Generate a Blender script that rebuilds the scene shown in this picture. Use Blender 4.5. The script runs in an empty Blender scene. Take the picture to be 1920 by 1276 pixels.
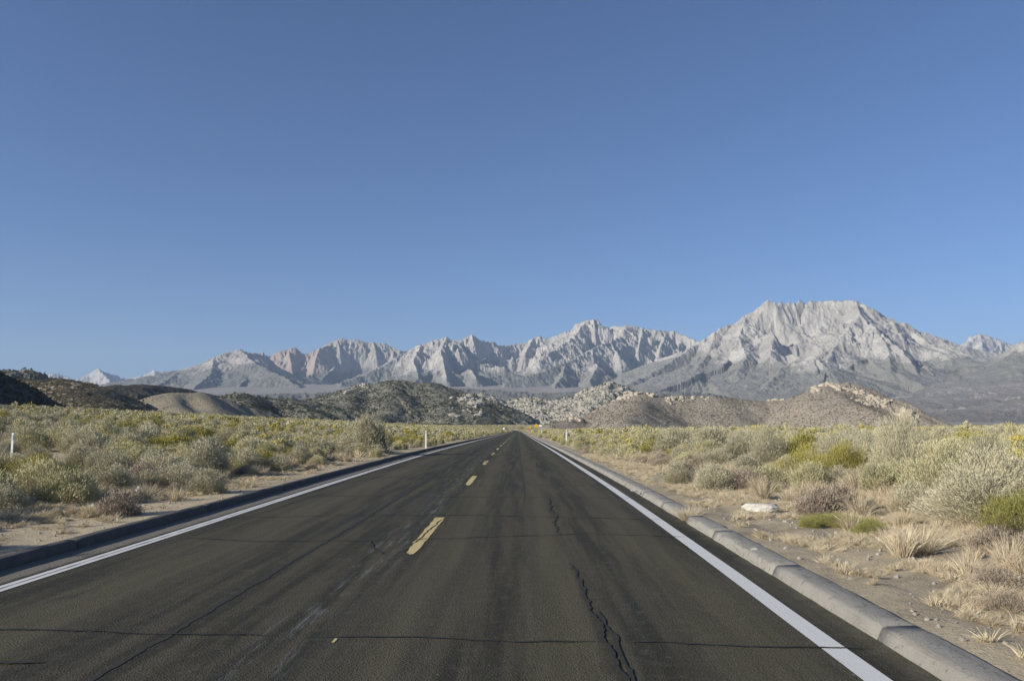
import bpy, bmesh, math, random
import numpy as np
from mathutils import Vector

# ------------------------------------------------------------------ camera, sky, sun, exposure
sc = bpy.context.scene
W0, H0, FPX = 1920.0, 1276.0, 1493.0          # photograph's frame and focal length in its pixels
HORX, HORY = 986.0, 792.0
CAMZ = 1.59
cam_d = bpy.data.cameras.new('camera')
cam = bpy.data.objects.new('camera', cam_d)
sc.collection.objects.link(cam)
cam_d.sensor_width = 36.0
cam_d.lens = 36.0 * FPX / W0
cam_d.clip_start = 0.05
cam_d.clip_end = 90000
PITCH = math.atan((HORY - H0 / 2) / FPX)
YAW = math.atan((HORX - W0 / 2) / FPX * math.cos(PITCH))
cam.location = (0, 0, CAMZ)
cam.rotation_euler = (math.pi / 2 + PITCH, 0, YAW)
sc.camera = cam

SUN_EL = math.radians(22)
SUN_BACK = math.radians(30)                    # sun comes from the left, this much behind the camera
to_sun = Vector((-math.cos(SUN_EL) * math.cos(SUN_BACK), -math.cos(SUN_EL) * math.sin(SUN_BACK), math.sin(SUN_EL)))
w = bpy.data.worlds.new('World'); sc.world = w; w.use_nodes = True
wn = w.node_tree.nodes; wl = w.node_tree.links
sky = wn.new('ShaderNodeTexSky'); sky.sky_type = 'NISHITA'; sky.sun_disc = False
sky.sun_elevation = SUN_EL
sky.sun_rotation = math.atan2(to_sun.x, to_sun.y)
sky.altitude = 1500; sky.air_density = 1.0; sky.dust_density = 1.2; sky.ozone_density = 6.5
tint = wn.new('ShaderNodeMix'); tint.data_type = 'RGBA'; tint.blend_type = 'MULTIPLY'; tint.inputs[0].default_value = 1
tint.inputs[7].default_value = (.985, .985, 1.05, 1)      # the photograph's slightly cool-violet white balance
wl.new(sky.outputs[0], tint.inputs[6]); wl.new(tint.outputs[2], wn['Background'].inputs[0])
wn['Background'].inputs[1].default_value = 0.079
sl = bpy.data.lights.new('sun', 'SUN'); sl.energy = 5.0; sl.angle = math.radians(0.53); sl.color = (1.0, 0.94, 0.84)
so = bpy.data.objects.new('sun', sl); sc.collection.objects.link(so)
so.rotation_euler = to_sun.to_track_quat('Z', 'Y').to_euler()
sc.view_settings.view_transform = 'Standard'; sc.view_settings.look = 'None'
sc.view_settings.exposure = 0.42; sc.view_settings.gamma = 1.0; sc.view_settings.use_curve_mapping = False
sc.render.engine = 'CYCLES'
sc.cycles.use_denoising = True
sc.cycles.max_bounces = 5; sc.cycles.diffuse_bounces = 3; sc.cycles.glossy_bounces = 2
sc.cycles.transmission_bounces = 2; sc.cycles.volume_bounces = 0
sc.cycles.use_fast_gi = False

rng = np.random.default_rng(7)
R = random.Random(11)
COL = sc.collection

# ------------------------------------------------------------------ helpers
def smooth(a, b, x):
    t = np.clip((x - a) / (b - a), 0, 1)
    return t * t * (3 - 2 * t)

def _h(ix, iy, seed):
    h = (ix.astype(np.int64) * 374761393 + iy.astype(np.int64) * 668265263 + seed * 1442695041) & 0xFFFFFFFF
    h = ((h ^ (h >> 13)) * 1274126177) & 0xFFFFFFFF
    h = ((h ^ (h >> 16)) * 2246822519) & 0xFFFFFFFF
    return (h ^ (h >> 15)) & 0xFFFF

def pn(x, y, seed=0):                           # gradient noise, about -1..1
    x = np.asarray(x, float); y = np.asarray(y, float)
    x, y = np.broadcast_arrays(x, y)
    ix = np.floor(x).astype(np.int64); iy = np.floor(y).astype(np.int64)
    fx = x - ix; fy = y - iy
    def g(dx, dy):
        a = _h(ix + dx, iy + dy, seed) * (2 * math.pi / 65536)
        return np.cos(a) * (fx - dx) + np.sin(a) * (fy - dy)
    u = fx * fx * fx * (fx * (fx * 6 - 15) + 10); v = fy * fy * fy * (fy * (fy * 6 - 15) + 10)
    a = g(0, 0) * (1 - u) + g(1, 0) * u
    b = g(0, 1) * (1 - u) + g(1, 1) * u
    return (a * (1 - v) + b * v) * 1.5

def fbm(x, y, oct=4, seed=0, gain=0.5):
    s = 0; a = 1.0; f = 1.0
    for i in range(oct):
        s = s + a * pn(x * f + 13.7 * i, y * f - 7.1 * i, seed + i); a *= gain; f *= 2.03
    return s

def ridged(x, y, oct=4, seed=0, gain=0.55):     # 0..about 1, sharp crests
    s = 0; a = 1.0; f = 1.0; tot = 0; wgt = 1.0
    for i in range(oct):
        n = (1 - np.abs(pn(x * f + 5.3 * i, y * f + 9.2 * i, seed + i))) ** 2
        s = s + a * n * wgt; wgt = np.clip(n * 1.6, 0, 1); tot += a; a *= gain; f *= 2.1
    return s / tot

def mesh_from(name, v, q, mats=(), smooth_shade=False, uv=None, attrs=None):
    me = bpy.data.meshes.new(name)
    v = np.asarray(v, np.float32); q = np.asarray(q, np.int32); k = q.shape[1]
    me.vertices.add(len(v)); me.vertices.foreach_set('co', v.ravel())
    me.loops.add(q.size); me.loops.foreach_set('vertex_index', q.ravel())
    me.polygons.add(len(q)); me.polygons.foreach_set('loop_start', np.arange(0, q.size, k, dtype=np.int32))
    me.polygons.foreach_set('use_smooth', np.full(len(q), smooth_shade))
    me.update(calc_edges=True)
    if uv is not None:
        l = me.uv_layers.new(name='uv'); l.data.foreach_set('uv', np.asarray(uv, np.float32)[q.ravel()].ravel())
    for n, a in (attrs or {}).items():
        at = me.attributes.new(n, 'FLOAT', 'POINT'); at.data.foreach_set('value', np.asarray(a, np.float32).ravel())
    for m in mats: me.materials.append(m)
    return me

def link(name, me, parent=None, loc=(0, 0, 0), rot=(0, 0, 0), scale=(1, 1, 1)):
    o = bpy.data.objects.new(name, me); COL.objects.link(o)
    o.location = loc; o.rotation_euler = rot; o.scale = scale
    if parent: o.parent = parent
    return o

def empty(name, loc=(0, 0, 0), rz=0):
    o = bpy.data.objects.new(name, None); COL.objects.link(o); o.location = loc; o.rotation_euler = (0, 0, rz)
    o.empty_display_size = 0.2
    return o

def tag(o, label=None, cat=None, group=None, kind=None):
    if label: o['label'] = label
    if cat: o['category'] = cat
    if group: o['group'] = group
    if kind: o['kind'] = kind
    return o

def grid_quads(nr, nc):
    i = np.arange(nr - 1)[:, None] * nc + np.arange(nc - 1)[None, :]
    return np.stack([i, i + 1, i + nc + 1, i + nc], -1).reshape(-1, 4)

# box list -> one mesh
def boxes_mesh(name, boxes, mats, bevel=0.0):
    bm = bmesh.new()
    for (cx, cy, cz, sx, sy, sz) in boxes:
        r = bmesh.ops.create_cube(bm, size=1)
        for v in r['verts']:
            v.co = Vector((cx + v.co.x * sx, cy + v.co.y * sy, cz + v.co.z * sz))
    if bevel > 0:
        bmesh.ops.bevel(bm, geom=bm.edges[:], offset=bevel, segments=2, affect='EDGES')
    me = bpy.data.meshes.new(name); bm.to_mesh(me); bm.free()
    for m in mats: me.materials.append(m)
    return me

# ------------------------------------------------------------------ pixel of the photograph -> world
def cam_dir(px, py):
    c = np.array([(px - W0 / 2) / FPX, (H0 / 2 - py) / FPX, -1.0])
    ct, st = math.cos(math.pi / 2 + PITCH), math.sin(math.pi / 2 + PITCH)
    v = np.array([c[0], ct * c[1] - st * c[2], st * c[1] + ct * c[2]])
    cy, sy = math.cos(YAW), math.sin(YAW)
    return np.array([cy * v[0] - sy * v[1], sy * v[0] + cy * v[1], v[2]])

def at(px, py, D):                              # point on the ray at horizontal distance D
    d = cam_dir(px, py); d = d / math.hypot(d[0], d[1])
    return np.array([d[0] * D, d[1] * D, CAMZ + d[2] * D])

def azim(px, py=760):                           # azimuth, from +Y towards +X
    d = cam_dir(px, py); return math.atan2(d[0], d[1])

# ------------------------------------------------------------------ ground shape
_y = np.concatenate([[-400, 0, 20, 35, 46, 57, 68, 78, 900, 1000, 1300, 2600, 4000, 9000, 13000, 40000]])
_z = np.array([0, 0, 0, -.06, -.12, -.21, -.31, -.40, -8.1, -6.9, -6.4, -4.5, 12, 250, 620, 1500.])
_xy = np.array([-400, 0, 12, 22, 35, 46, 57, 68, 78, 880, 940, 1000, 1100, 1300, 40000.])
_xx = np.array([0, 0, 0, -.1, -.28, -.42, -.53, -.64, -.74, -8.2, -12, -24, -62, -160, -160.])
_fy = np.arange(-400, 1400, 1.0)
def _sm(a, n=5):
    k = np.ones(n) / n
    p = np.concatenate([np.full(n, a[0]), a, a[-1] + (a[-1] - a[-2]) * np.arange(1, n + 1)])
    p = np.convolve(np.convolve(p, k, 'same'), k, 'same')
    return p[n:-n]
_fz = _sm(np.interp(_fy, _y, _z), 9); _fx = _sm(np.interp(_fy, _xy, _xx), 9)
def P(y):
    y = np.asarray(y, float)
    return np.where(y < 1390, np.interp(y, _fy, _fz), np.interp(y, _y, _z))
def XC(y):
    y = np.asarray(y, float)
    return np.where(y < 1390, np.interp(y, _fy, _fx), -160.0)

UL, UR = -5.66, 2.60                            # kerb faces, left and right, measured across from the camera
KL, KR = -5.88, 2.88                            # kerb backs
KH = 0.108
def lateral(u, y):
    near = 1 - smooth(600, 1500, y)
    l = np.clip(-u - 8, 0, None)
    left = 0.064 * l * (1 - smooth(0, 260, l) * .5)
    left = np.where(l > 105, np.maximum(0.064 * 105 * .83 - (l - 105) * .012, 1.0), left)
    r = np.clip(u - 3.4, 0, None)
    right = 0.45 * smooth(0, 9, r) + 0.0035 * np.clip(r, 0, 400)
    return (left + right) * (0.25 + .75 * near)

def ground_z(x, y):
    x = np.asarray(x, float); y = np.asarray(y, float)
    u = x - XC(y)
    away = np.maximum(KL - u, u - KR)
    z = P(y) + lateral(u, y) + KH - 0.015
    m = smooth(0.0, 3.0, away)
    far = smooth(300, 3000, np.hypot(x, y))
    z = z + m * (0.05 * fbm(x * .45, y * .45, 3, 3) + .10 * pn(x * .11, y * .11, 9)) * (1 - far)
    z = z + smooth(5, 60, away) * .45 * fbm(x * .018, y * .018, 2, 21)
    # tyre ruts and washed gravel behind the right kerb
    z = z - .035 * np.exp(-((u - 3.55) / .16) ** 2) - .03 * np.exp(-((u - 4.5) / .2) ** 2)
    z = z + far * (20 * fbm(x * .0006, y * .0006, 3, 40)) * smooth(2500, 7000, np.hypot(x, y))
    return z

# ------------------------------------------------------------------ materials
def new_mat(name):
    m = bpy.data.materials.new(name); m.use_nodes = True
    nt = m.node_tree; b = nt.nodes['Principled BSDF']
    b.inputs['Roughness'].default_value = 0.9
    b.inputs['Specular IOR Level'].default_value = 0.25
    return m, nt, b

class N:                                        # compact node building
    def __init__(s, nt): s.nt = nt
    def n(s, t, **kw):
        nd = s.nt.nodes.new(t)
        for k, v in kw.items(): setattr(nd, k, v)
        return nd
    def put(s, sock, v):
        if isinstance(v, bpy.types.NodeSocket): s.nt.links.new(v, sock)
        elif v is not None:
            if sock.type == 'RGBA' and len(v) == 3: v = (*v, 1)
            sock.default_value = v
    def coord(s, which='Object'):
        return s.n('ShaderNodeTexCoord').outputs[which]
    def attr(s, name, out='Fac'):
        return s.n('ShaderNodeAttribute', attribute_name=name).outputs[out]
    def scale(s, v, sc_):
        m = s.n('ShaderNodeMapping'); s.put(m.inputs['Vector'], v); m.inputs['Scale'].default_value = sc_
        return m.outputs[0]
    def noise(s, v, scale, detail=4, rough=.55, dist=0.0):
        m = s.n('ShaderNodeTexNoise'); s.put(m.inputs['Vector'], v)
        m.inputs['Scale'].default_value = scale; m.inputs['Detail'].default_value = detail
        m.inputs['Roughness'].default_value = rough; m.inputs['Distortion'].default_value = dist
        return m.outputs['Fac']
    def voro(s, v, scale, feature='F1', out='Distance', rnd=1.0):
        m = s.n('ShaderNodeTexVoronoi', feature=feature); s.put(m.inputs['Vector'], v)
        m.inputs['Scale'].default_value = scale; m.inputs['Randomness'].default_value = rnd
        return m.outputs[out]
    def ramp(s, v, lo, hi, a=0.0, b=1.0):
        m = s.n('ShaderNodeMapRange', interpolation_type='SMOOTHSTEP'); s.put(m.inputs[0], v)
        for i, x in enumerate((lo, hi, a, b)): m.inputs[i + 1].default_value = x
        return m.outputs[0]
    def math(s, op, a, b=None, c=None):
        m = s.n('ShaderNodeMath', operation=op); s.put(m.inputs[0], a)
        if b is not None: s.put(m.inputs[1], b)
        if c is not None: s.put(m.inputs[2], c)
        return m.outputs[0]
    def mix(s, f, a, b, mode='MIX'):
        m = s.n('ShaderNodeMix', data_type='RGBA', blend_type=mode)
        s.put(m.inputs[0], f); s.put(m.inputs[6], a); s.put(m.inputs[7], b)
        return m.outputs[2]
    def bump(s, h, strength=.5, dist=.01, normal=None):
        m = s.n('ShaderNodeBump'); s.put(m.inputs['Height'], h)
        m.inputs['Strength'].default_value = strength; m.inputs['Distance'].default_value = dist
        if normal: s.put(m.inputs['Normal'], normal)
        return m.outputs[0]
    def sep(s, v):
        m = s.n('ShaderNodeSeparateXYZ'); s.put(m.inputs[0], v); return m.outputs

def mat_asphalt():
    m, nt, b = new_mat('asphalt'); k = N(nt)
    uv = k.n('ShaderNodeUVMap', uv_map='uv').outputs[0]
    u = k.sep(uv)[0]
    fine = k.noise(uv, 60, 5, .8); agg = k.voro(uv, 75)
    streak = k.noise(k.scale(uv, (5.0, .22, 1)), 1.0, 5, .6)
    patch = k.noise(k.scale(uv, (1.2, .10, 1)), 1.0, 3, .5, .3)
    c = k.mix(k.ramp(streak, .38, .62), (.032, .029, .0165), (.074, .064, .036))
    # polished, dustier wheel paths of both lanes
    def band(c0, wd):
        d = k.math('ABSOLUTE', k.math('SUBTRACT', u, c0)); return k.ramp(d, wd, 0.0)
    wp = None
    for c0, wd in ((.30, .55), (1.55, .6), (-.95, .5), (-3.9, .75)):
        x = band(c0, wd); wp = x if wp is None else k.math('MAXIMUM', wp, x)
    c = k.mix(k.math('MULTIPLY', wp, k.ramp(patch, .25, .6, .25, .62)), c, (.125, .106, .056))
    c = k.mix(k.math('MULTIPLY', k.ramp(patch, .45, .8), .5), c, (.030, .030, .029))
    c = k.mix(k.ramp(fine, .50, .72, 0, .5), c, (.15, .14, .12))
    chips = k.noise(uv, 19, 2, .5); c = k.mix(k.ramp(chips, .70, .76, 0, .5), c, (.20, .19, .17))
    stain = k.noise(k.scale(uv, (1.6, .45, 1)), 1.3, 5, .65, .8); c = k.mix(k.ramp(stain, .60, .74, 0, .55), c, (.026, .025, .022))
    c = k.mix(k.ramp(agg, .05, .40, .75, 0), c, (.016, .016, .015))
    lump = k.noise(uv, 7, 5, .75); c = k.mix(k.ramp(lump, .48, .68, 0, .4), c, (.105, .095, .07))
    # scraped paint ghosts beside the centre line
    gh = k.math('MULTIPLY', band(-1.75, .40), k.ramp(k.noise(k.scale(uv, (9, .7, 1)), 1.0, 6, .75), .50, .70, 0, .6))
    c = k.mix(gh, c, (.26, .26, .25))
    # dusty grit collected against the left kerb, thin dust on the right
    dustn = k.noise(uv, 3.5, 5, .7)
    uw = k.math('ADD', u, k.math('MULTIPLY', k.math('SUBTRACT', dustn, .5), .18))
    dl = k.ramp(uw, -5.20, -5.27); dr = k.ramp(uw, 2.36, 2.66, 0, .75)
    c = k.mix(k.math('MULTIPLY', dl, .9), c, k.mix(fine, (.15, .135, .105), (.27, .24, .19)))
    c = k.mix(k.math('MULTIPLY', dr, k.ramp(dustn, .35, .7, .2, .8)), c, (.17, .155, .12))
    nt.links.new(c, b.inputs['Base Color'])
    b.inputs['Roughness'].default_value = .86
    h = k.math('ADD', k.math('MULTIPLY', fine, .6), k.math('MULTIPLY', agg, .7))
    nt.links.new(k.bump(h, .9, .009), b.inputs['Normal'])
    return m

def mat_tar():
    m, nt, b = new_mat('crack_tar'); k = N(nt)
    n = k.noise(k.coord(), 20, 3)
    nt.links.new(k.mix(n, (.030, .027, .020), (.054, .048, .032)), b.inputs['Base Color'])
    b.inputs['Roughness'].default_value = .7
    return m

def mat_paint(name, col, wear, worn):
    m, nt, b = new_mat(name); k = N(nt)
    uv = k.n('ShaderNodeUVMap', uv_map='uv').outputs[0]
    n = k.noise(k.scale(uv, (3.0, .6, 1)), 4.0, 7, .72); f = k.noise(uv, 70, 3, .7)
    c = k.mix(f, [x * .86 for x in col], col)
    c = k.mix(k.ramp(n, .5, .85, 0, .5), c, [x * .72 for x in col])
    s = k.math('ADD', k.math('MULTIPLY', n, .6), k.math('MULTIPLY', f, .4))
    c = k.mix(k.ramp(s, wear, wear + .07), c, worn)
    nt.links.new(c, b.inputs['Base Color'])
    nt.links.new(k.bump(f, .3, .004), b.inputs['Normal'])
    b.inputs['Roughness'].default_value = .75
    return m

def mat_concrete():
    m, nt, b = new_mat('kerb_concrete'); k = N(nt)
    co = k.coord(); oi = k.n('ShaderNodeObjectInfo').outputs['Random']
    n = k.noise(co, 3.2, 6, .65); f = k.noise(co, 60, 4, .7)
    c = k.mix(n, (.23, .215, .18), (.39, .368, .32))
    c = k.mix(k.ramp(f, .5, .8, 0, .5), c, (.20, .185, .16))
    c = k.mix(k.math('MULTIPLY', oi, .3), c, (.22, .205, .185))
    st = k.noise(k.scale(co, (3, .35, 6)), 3.0, 6, .75)
    c = k.mix(k.ramp(st, .48, .72, 0, .7), c, (.155, .14, .12))
    c = k.mix(k.ramp(k.noise(co, 14, 3, .6), .58, .68, 0, .6), c, (.11, .098, .08))
    c = k.mix(k.ramp(k.voro(co, 60), .12, .02, 0, .6), c, (.08, .07, .06))
    z = k.sep(co)[2]
    nt.links.new(c, b.inputs['Base Color'])
    nt.links.new(k.bump(k.math('ADD', f, k.math('MULTIPLY', n, 2)), .8, .014), b.inputs['Normal'])
    return m

def mat_ground():
    m, nt, b = new_mat('dry_gravel_soil'); k = N(nt)
    co = k.coord(); px = k.sep(co)[1]
    big = k.noise(co, .22, 4, .6); n = k.noise(co, 2.2, 6, .7); f = k.noise(co, 26, 4, .75)
    v = k.voro(co, 22); vc = k.voro(co, 22, out='Color')
    c = k.mix(k.ramp(n, .3, .7), (.27, .22, .145), (.50, .41, .265))
    c = k.mix(k.ramp(big, .38, .62, 0, .8), c, (.58, .475, .30))
    c = k.mix(k.ramp(f, .45, .75, 0, .6), c, (.19, .16, .125))
    g = k.math('MULTIPLY', k.ramp(v, .28, .12), k.ramp(k.sep(vc)[0], .55, .75))
    c = k.mix(k.math('MULTIPLY', g, .8), c, k.mix(k.sep(vc)[1], (.22, .20, .18), (.52, .49, .43)))
    # far plain and fans: the scrub is too small to pick apart, the material takes over
    fars = k.ramp(px, 700, 1800)
    s1 = k.noise(co, .05, 6, .8); s2 = k.noise(co, .004, 5, .6)
    fc = k.mix(k.ramp(s1, .42, .6), (.30, .265, .225), (.20, .185, .15))
    fc = k.mix(k.ramp(s2, .4, .65, 0, .6), fc, (.33, .29, .25))
    s3 = k.noise(k.scale(co, (.0016, .0005, .001)), 1.0, 6, .65, .6)
    fc = k.mix(k.ramp(s3, .48, .62, 0, .5), fc, (.38, .34, .30))
    c = k.mix(fars, c, fc)
    nt.links.new(c, b.inputs['Base Color'])
    h = k.math('ADD', k.math('MULTIPLY', n, 1.5), k.math('ADD', k.math('MULTIPLY', f, .5), k.math('MULTIPLY', k.ramp(v, .3, 0), .6)))
    nt.links.new(k.bump(h, .8, .03), b.inputs['Normal'])
    return m

def mat_rock(name, lo, hi, sc_=1.0, lichen=.3):
    m, nt, b = new_mat(name); k = N(nt)
    co = k.coord(); oi = k.n('ShaderNodeObjectInfo').outputs['Random']
    n = k.noise(co, .9 * sc_, 8, .65); f = k.noise(co, 9 * sc_, 5, .7)
    c = k.mix(k.ramp(n, .3, .7), lo, hi)
    c = k.mix(k.ramp(f, .5, .75, 0, lichen), c, [x * .45 for x in lo])
    c = k.mix(k.math('MULTIPLY', oi, .35), c, [x * .7 for x in hi])
    nt.links.new(c, b.inputs['Base Color'])
    nt.links.new(k.bump(k.math('ADD', n, k.math('MULTIPLY', f, .35)), .8, .12 / sc_), b.inputs['Normal'])
    return m

def mat_mountain(name, lo, hi, veg, red=(.34, .265, .215)):
    m, nt, b = new_mat(name); k = N(nt)
    co = k.coord()
    a = k.noise(co, .0025, 8, .65, .4); f = k.noise(co, .02, 6, .75); st = k.noise(k.scale(co, (.012, .004, .0015)), 1.0, 5, .6)
    c = k.mix(k.ramp(a, .35, .65), lo, hi)
    c = k.mix(k.ramp(st, .5, .75, 0, .45), c, [x * .62 for x in lo])
    c = k.mix(k.math('MULTIPLY', k.attr('talus'), .6), c, [x * 1.04 for x in hi])
    c = k.mix(k.math('MULTIPLY', k.attr('red'), k.ramp(a, .3, .6, .35, 1)), c, red)
    sp = k.noise(co, .022, 4, .8); big = k.noise(co, .0016, 5, .6)
    vg = k.math('ADD', k.math('ADD', sp, k.math('MULTIPLY', k.math('SUBTRACT', big, .5), .8)), k.math('MULTIPLY', k.math('SUBTRACT', k.attr('veg'), .5), .55))
    c = k.mix(k.math('MULTIPLY', k.attr('veg'), .35), c, [x * .72 for x in lo])
    c = k.mix(k.ramp(vg, .53, .60, 0, .75), c, veg)
    c = k.mix(k.math('MULTIPLY', k.attr('fan'), .8), c, k.mix(k.ramp(f, .4, .6), (.29, .26, .235), (.215, .20, .18)))
    nt.links.new(c, b.inputs['Base Color'])
    h = k.math('ADD', k.math('MULTIPLY', a, 3), k.math('ADD', f, k.math('MULTIPLY', sp, .5)))
    nt.links.new(k.bump(h, .8, 22), b.inputs['Normal'])
    return m

def mat_hill(name, soil1, soil2, scrub, cov=.5, s=.12):
    m, nt, b = new_mat(name); k = N(nt)
    co = k.coord()
    a = k.noise(co, .01, 6, .6); f = k.noise(co, .3, 5, .7)
    sp = k.noise(co, s, 3, .75); sp2 = k.noise(co, s * 3.1, 3, .7)
    c = k.mix(k.ramp(a, .35, .65), soil1, soil2)
    c = k.mix(k.ramp(f, .45, .7, 0, .5), c, [x * .6 for x in soil1])
    vv = k.math('ADD', k.math('ADD', k.math('MULTIPLY', sp, .6), k.math('MULTIPLY', sp2, .4)), k.math('MULTIPLY', k.math('SUBTRACT', a, .5), .35))
    c = k.mix(k.ramp(vv, 1 - cov - .06, 1 - cov + .05, 0, .85), c, scrub)
    nt.links.new(c, b.inputs['Base Color'])
    nt.links.new(k.bump(k.math('ADD', sp, k.math('ADD', k.math('MULTIPLY', sp2, .5), f)), 1.0, 2.2), b.inputs['Normal'])
    return m

def mat_leaf(name, c1, c2, c3, trans=.04):
    m, nt, b = new_mat(name); k = N(nt)
    oi = k.n('ShaderNodeObjectInfo').outputs['Random']
    isl = k.n('ShaderNodeNewGeometry').outputs['Random Per Island']
    c = k.mix(isl, c1, c2)
    c = k.mix(k.ramp(oi, .0, 1.0, 0, .8), c, k.mix(isl, c3, c1))
    nt.links.new(c, b.inputs['Base Color'])
    b.inputs['Roughness'].default_value = .8; b.inputs['Specular IOR Level'].default_value = .15
    t = k.n('ShaderNodeBsdfTranslucent'); nt.links.new(c, t.inputs[0])
    mx = k.n('ShaderNodeMixShader'); mx.inputs[0].default_value = trans
    nt.links.new(b.outputs[0], mx.inputs[1]); nt.links.new(t.outputs[0], mx.inputs[2])
    nt.links.new(mx.outputs[0], nt.nodes['Material Output'].inputs['Surface'])
    return m

def mat_plain(name, col, rough=.5, metal=0.0, var=.15, sc_=8.0):
    m, nt, b = new_mat(name); k = N(nt)
    n = k.noise(k.coord(), sc_, 4, .6)
    nt.links.new(k.mix(n, [x * (1 - var) for x in col], [min(1, x * (1 + var)) for x in col]), b.inputs['Base Color'])
    b.inputs['Roughness'].default_value = rough; b.inputs['Metallic'].default_value = metal
    return m

M_CONC2 = mat_plain('shade_darkened_kerb', (.105, .097, .085), .9, 0, .4, 7); M_ASPH = mat_asphalt(); M_TAR = mat_tar(); M_CONC = mat_concrete(); M_GROUND = mat_ground()  # left kerb: shade of its road-side face is put into the dark base colour
M_WHITE = mat_paint('white_road_paint', (.69, .675, .64), .592, (.11, .10, .09))
M_YEL = mat_paint('yellow_road_paint', (.62, .49, .22), .55, (.10, .09, .07))
M_ROCKW = mat_rock('pale_granite', (.55, .52, .44), (.78, .75, .66), 1.6, .2)
M_ROCKB = mat_rock('boulder_granite', (.30, .27, .225), (.47, .435, .36), .12, .5)
M_ROCKO = mat_rock('tan_outcrop_granite', (.36, .31, .23), (.54, .475, .37), .35, .5)
M_ROCKR = mat_rock('rust_stone', (.22, .12, .07), (.33, .20, .13), 2.0)
M_PEB = mat_rock('pebble', (.28, .25, .20), (.60, .55, .46), 6.0)
M_SAGE = mat_leaf('sage_leaf', (.47, .43, .29), (.59, .54, .375), (.28, .265, .185))
M_SAGEY = mat_leaf('green_sage_leaf', (.48, .44, .25), (.60, .55, .33), (.40, .375, .23))
M_RAB = mat_leaf('rabbitbrush_leaf', (.40, .39, .23), (.52, .48, .31), (.46, .41, .27))
M_FLOW = mat_leaf('rabbitbrush_flower', (.60, .49, .08), (.70, .60, .15), (.52, .44, .13))
M_OLIVE = mat_leaf('olive_leaf', (.33, .29, .07), (.46, .40, .12), (.22, .215, .07))
M_GREEN = mat_leaf('green_leaf', (.23, .235, .06), (.35, .33, .12), (.30, .26, .09))
M_STRAW = mat_leaf('straw_blade', (.56, .47, .31), (.70, .60, .42), (.46, .38, .26))
M_BARK = mat_plain('shrub_bark', (.11, .09, .07), .9, 0, .35, 20)
M_DEAD = mat_plain('bleached_wood', (.42, .38, .32), .9, 0, .3, 14)
M_JUN = mat_leaf('pinyon_needle', (.07, .08, .045), (.115, .12, .07), (.09, .095, .06), .1)
M_HSH = mat_leaf('hill_shrub_leaf', (.17, .15, .10), (.25, .22, .15), (.14, .13, .09), .1)
M_DRY = mat_leaf('dry_brown_leaf', (.36, .29, .21), (.46, .38, .29), (.30, .26, .21))

# ------------------------------------------------------------------ ground sheet
def geo(a, b, s0, g):
    out = [a]; s = s0
    while out[-1] < b: out.append(out[-1] + s); s *= g
    out[-1] = b
    return out
right_u = geo(KR, 26000, .10, 1.055); left_u = [-x for x in geo(-KL, 26000, .10, 1.055)][::-1]
us = np.array(left_u + [KL + .05, KL + .10, UL + .1, UR - .1, KR - .20, KR - .15, KR - .10, KR - .05] + right_u)
ys = np.array(list(np.arange(-120, -6, 6.0)) + geo(-6, 32000, .18, 1.0135))
U, Y = np.meshgrid(us, ys)
under = (U > KL + .005) & (U < KR - .005)
X = U + XC(Y)
Z = ground_z(X, Y)
spill = KH - .012 + .007 * fbm(Y * 1.1, U * 2, 3, 12) + np.where(U < 0, .012, 0)
inner = np.minimum(KR - U, U - KL)              # dirt spilling over the back edge of both kerbs
Z = np.where(under, P(Y) + spill - .16 * np.clip(inner - .02, 0, 1), Z)
Z = np.where((U > KL + .12) & (U < KR - .22), P(Y) - .12, Z)
g = mesh_from('ground', np.stack([X, Y, Z], -1).reshape(-1, 3), grid_quads(*U.shape), [M_GROUND], True)
tag(link('ground', g), 'dry gravelly desert ground with straw and scrub on both sides of the road', None, None, 'structure')

# ------------------------------------------------------------------ road, kerbs, markings
rs = np.array(geo(-30, 1290, .9, 1.004))
def strip(name, u0, u1, y0, y1, dz, mat, nu=2, edge=0.0, seed=0, step=None):
    yy = rs[(rs > y0) & (rs < y1)] if step is None else np.arange(y0, y1, step)
    yy = np.unique(np.concatenate([[y0], yy, [y1]]))
    uu = np.linspace(u0, u1, nu)
    U_, Y_ = np.meshgrid(uu, yy)
    if edge:
        U_ = U_ + edge * fbm(Y_ * 2.2 + 31 * (U_ > (u0 + u1) / 2), Y_ * 0 + seed, 3, seed)
    v = np.stack([U_ + XC(Y_), Y_, P(Y_) + dz], -1).reshape(-1, 3)
    return mesh_from(name, v, grid_quads(*U_.shape), [mat], True, np.stack([U_, Y_], -1).reshape(-1, 2))
road = tag(link('road', strip('road', UL - .05, UR + .05, -30, 1280, 0, M_ASPH, 12)),
           'dark two lane asphalt road running straight ahead to the hills', None, None, 'structure')
link('edge_line', strip('edge_line', -5.145, -4.965, -30, 1200, .004, M_WHITE, 3, .006, 2), road)['label'] = 'white edge line along the left kerb, split by a thin seam'
link('edge_line', strip('edge_line', 2.09, 2.265, -30, 1200, .004, M_WHITE, 3, .005, 5), road)['label'] = 'solid white edge line along the right kerb'
link('line_seam', strip('line_seam', -5.058, -5.046, 0, 60, .0075, M_TAR, 2, .006, 8, .1), road)

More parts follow.
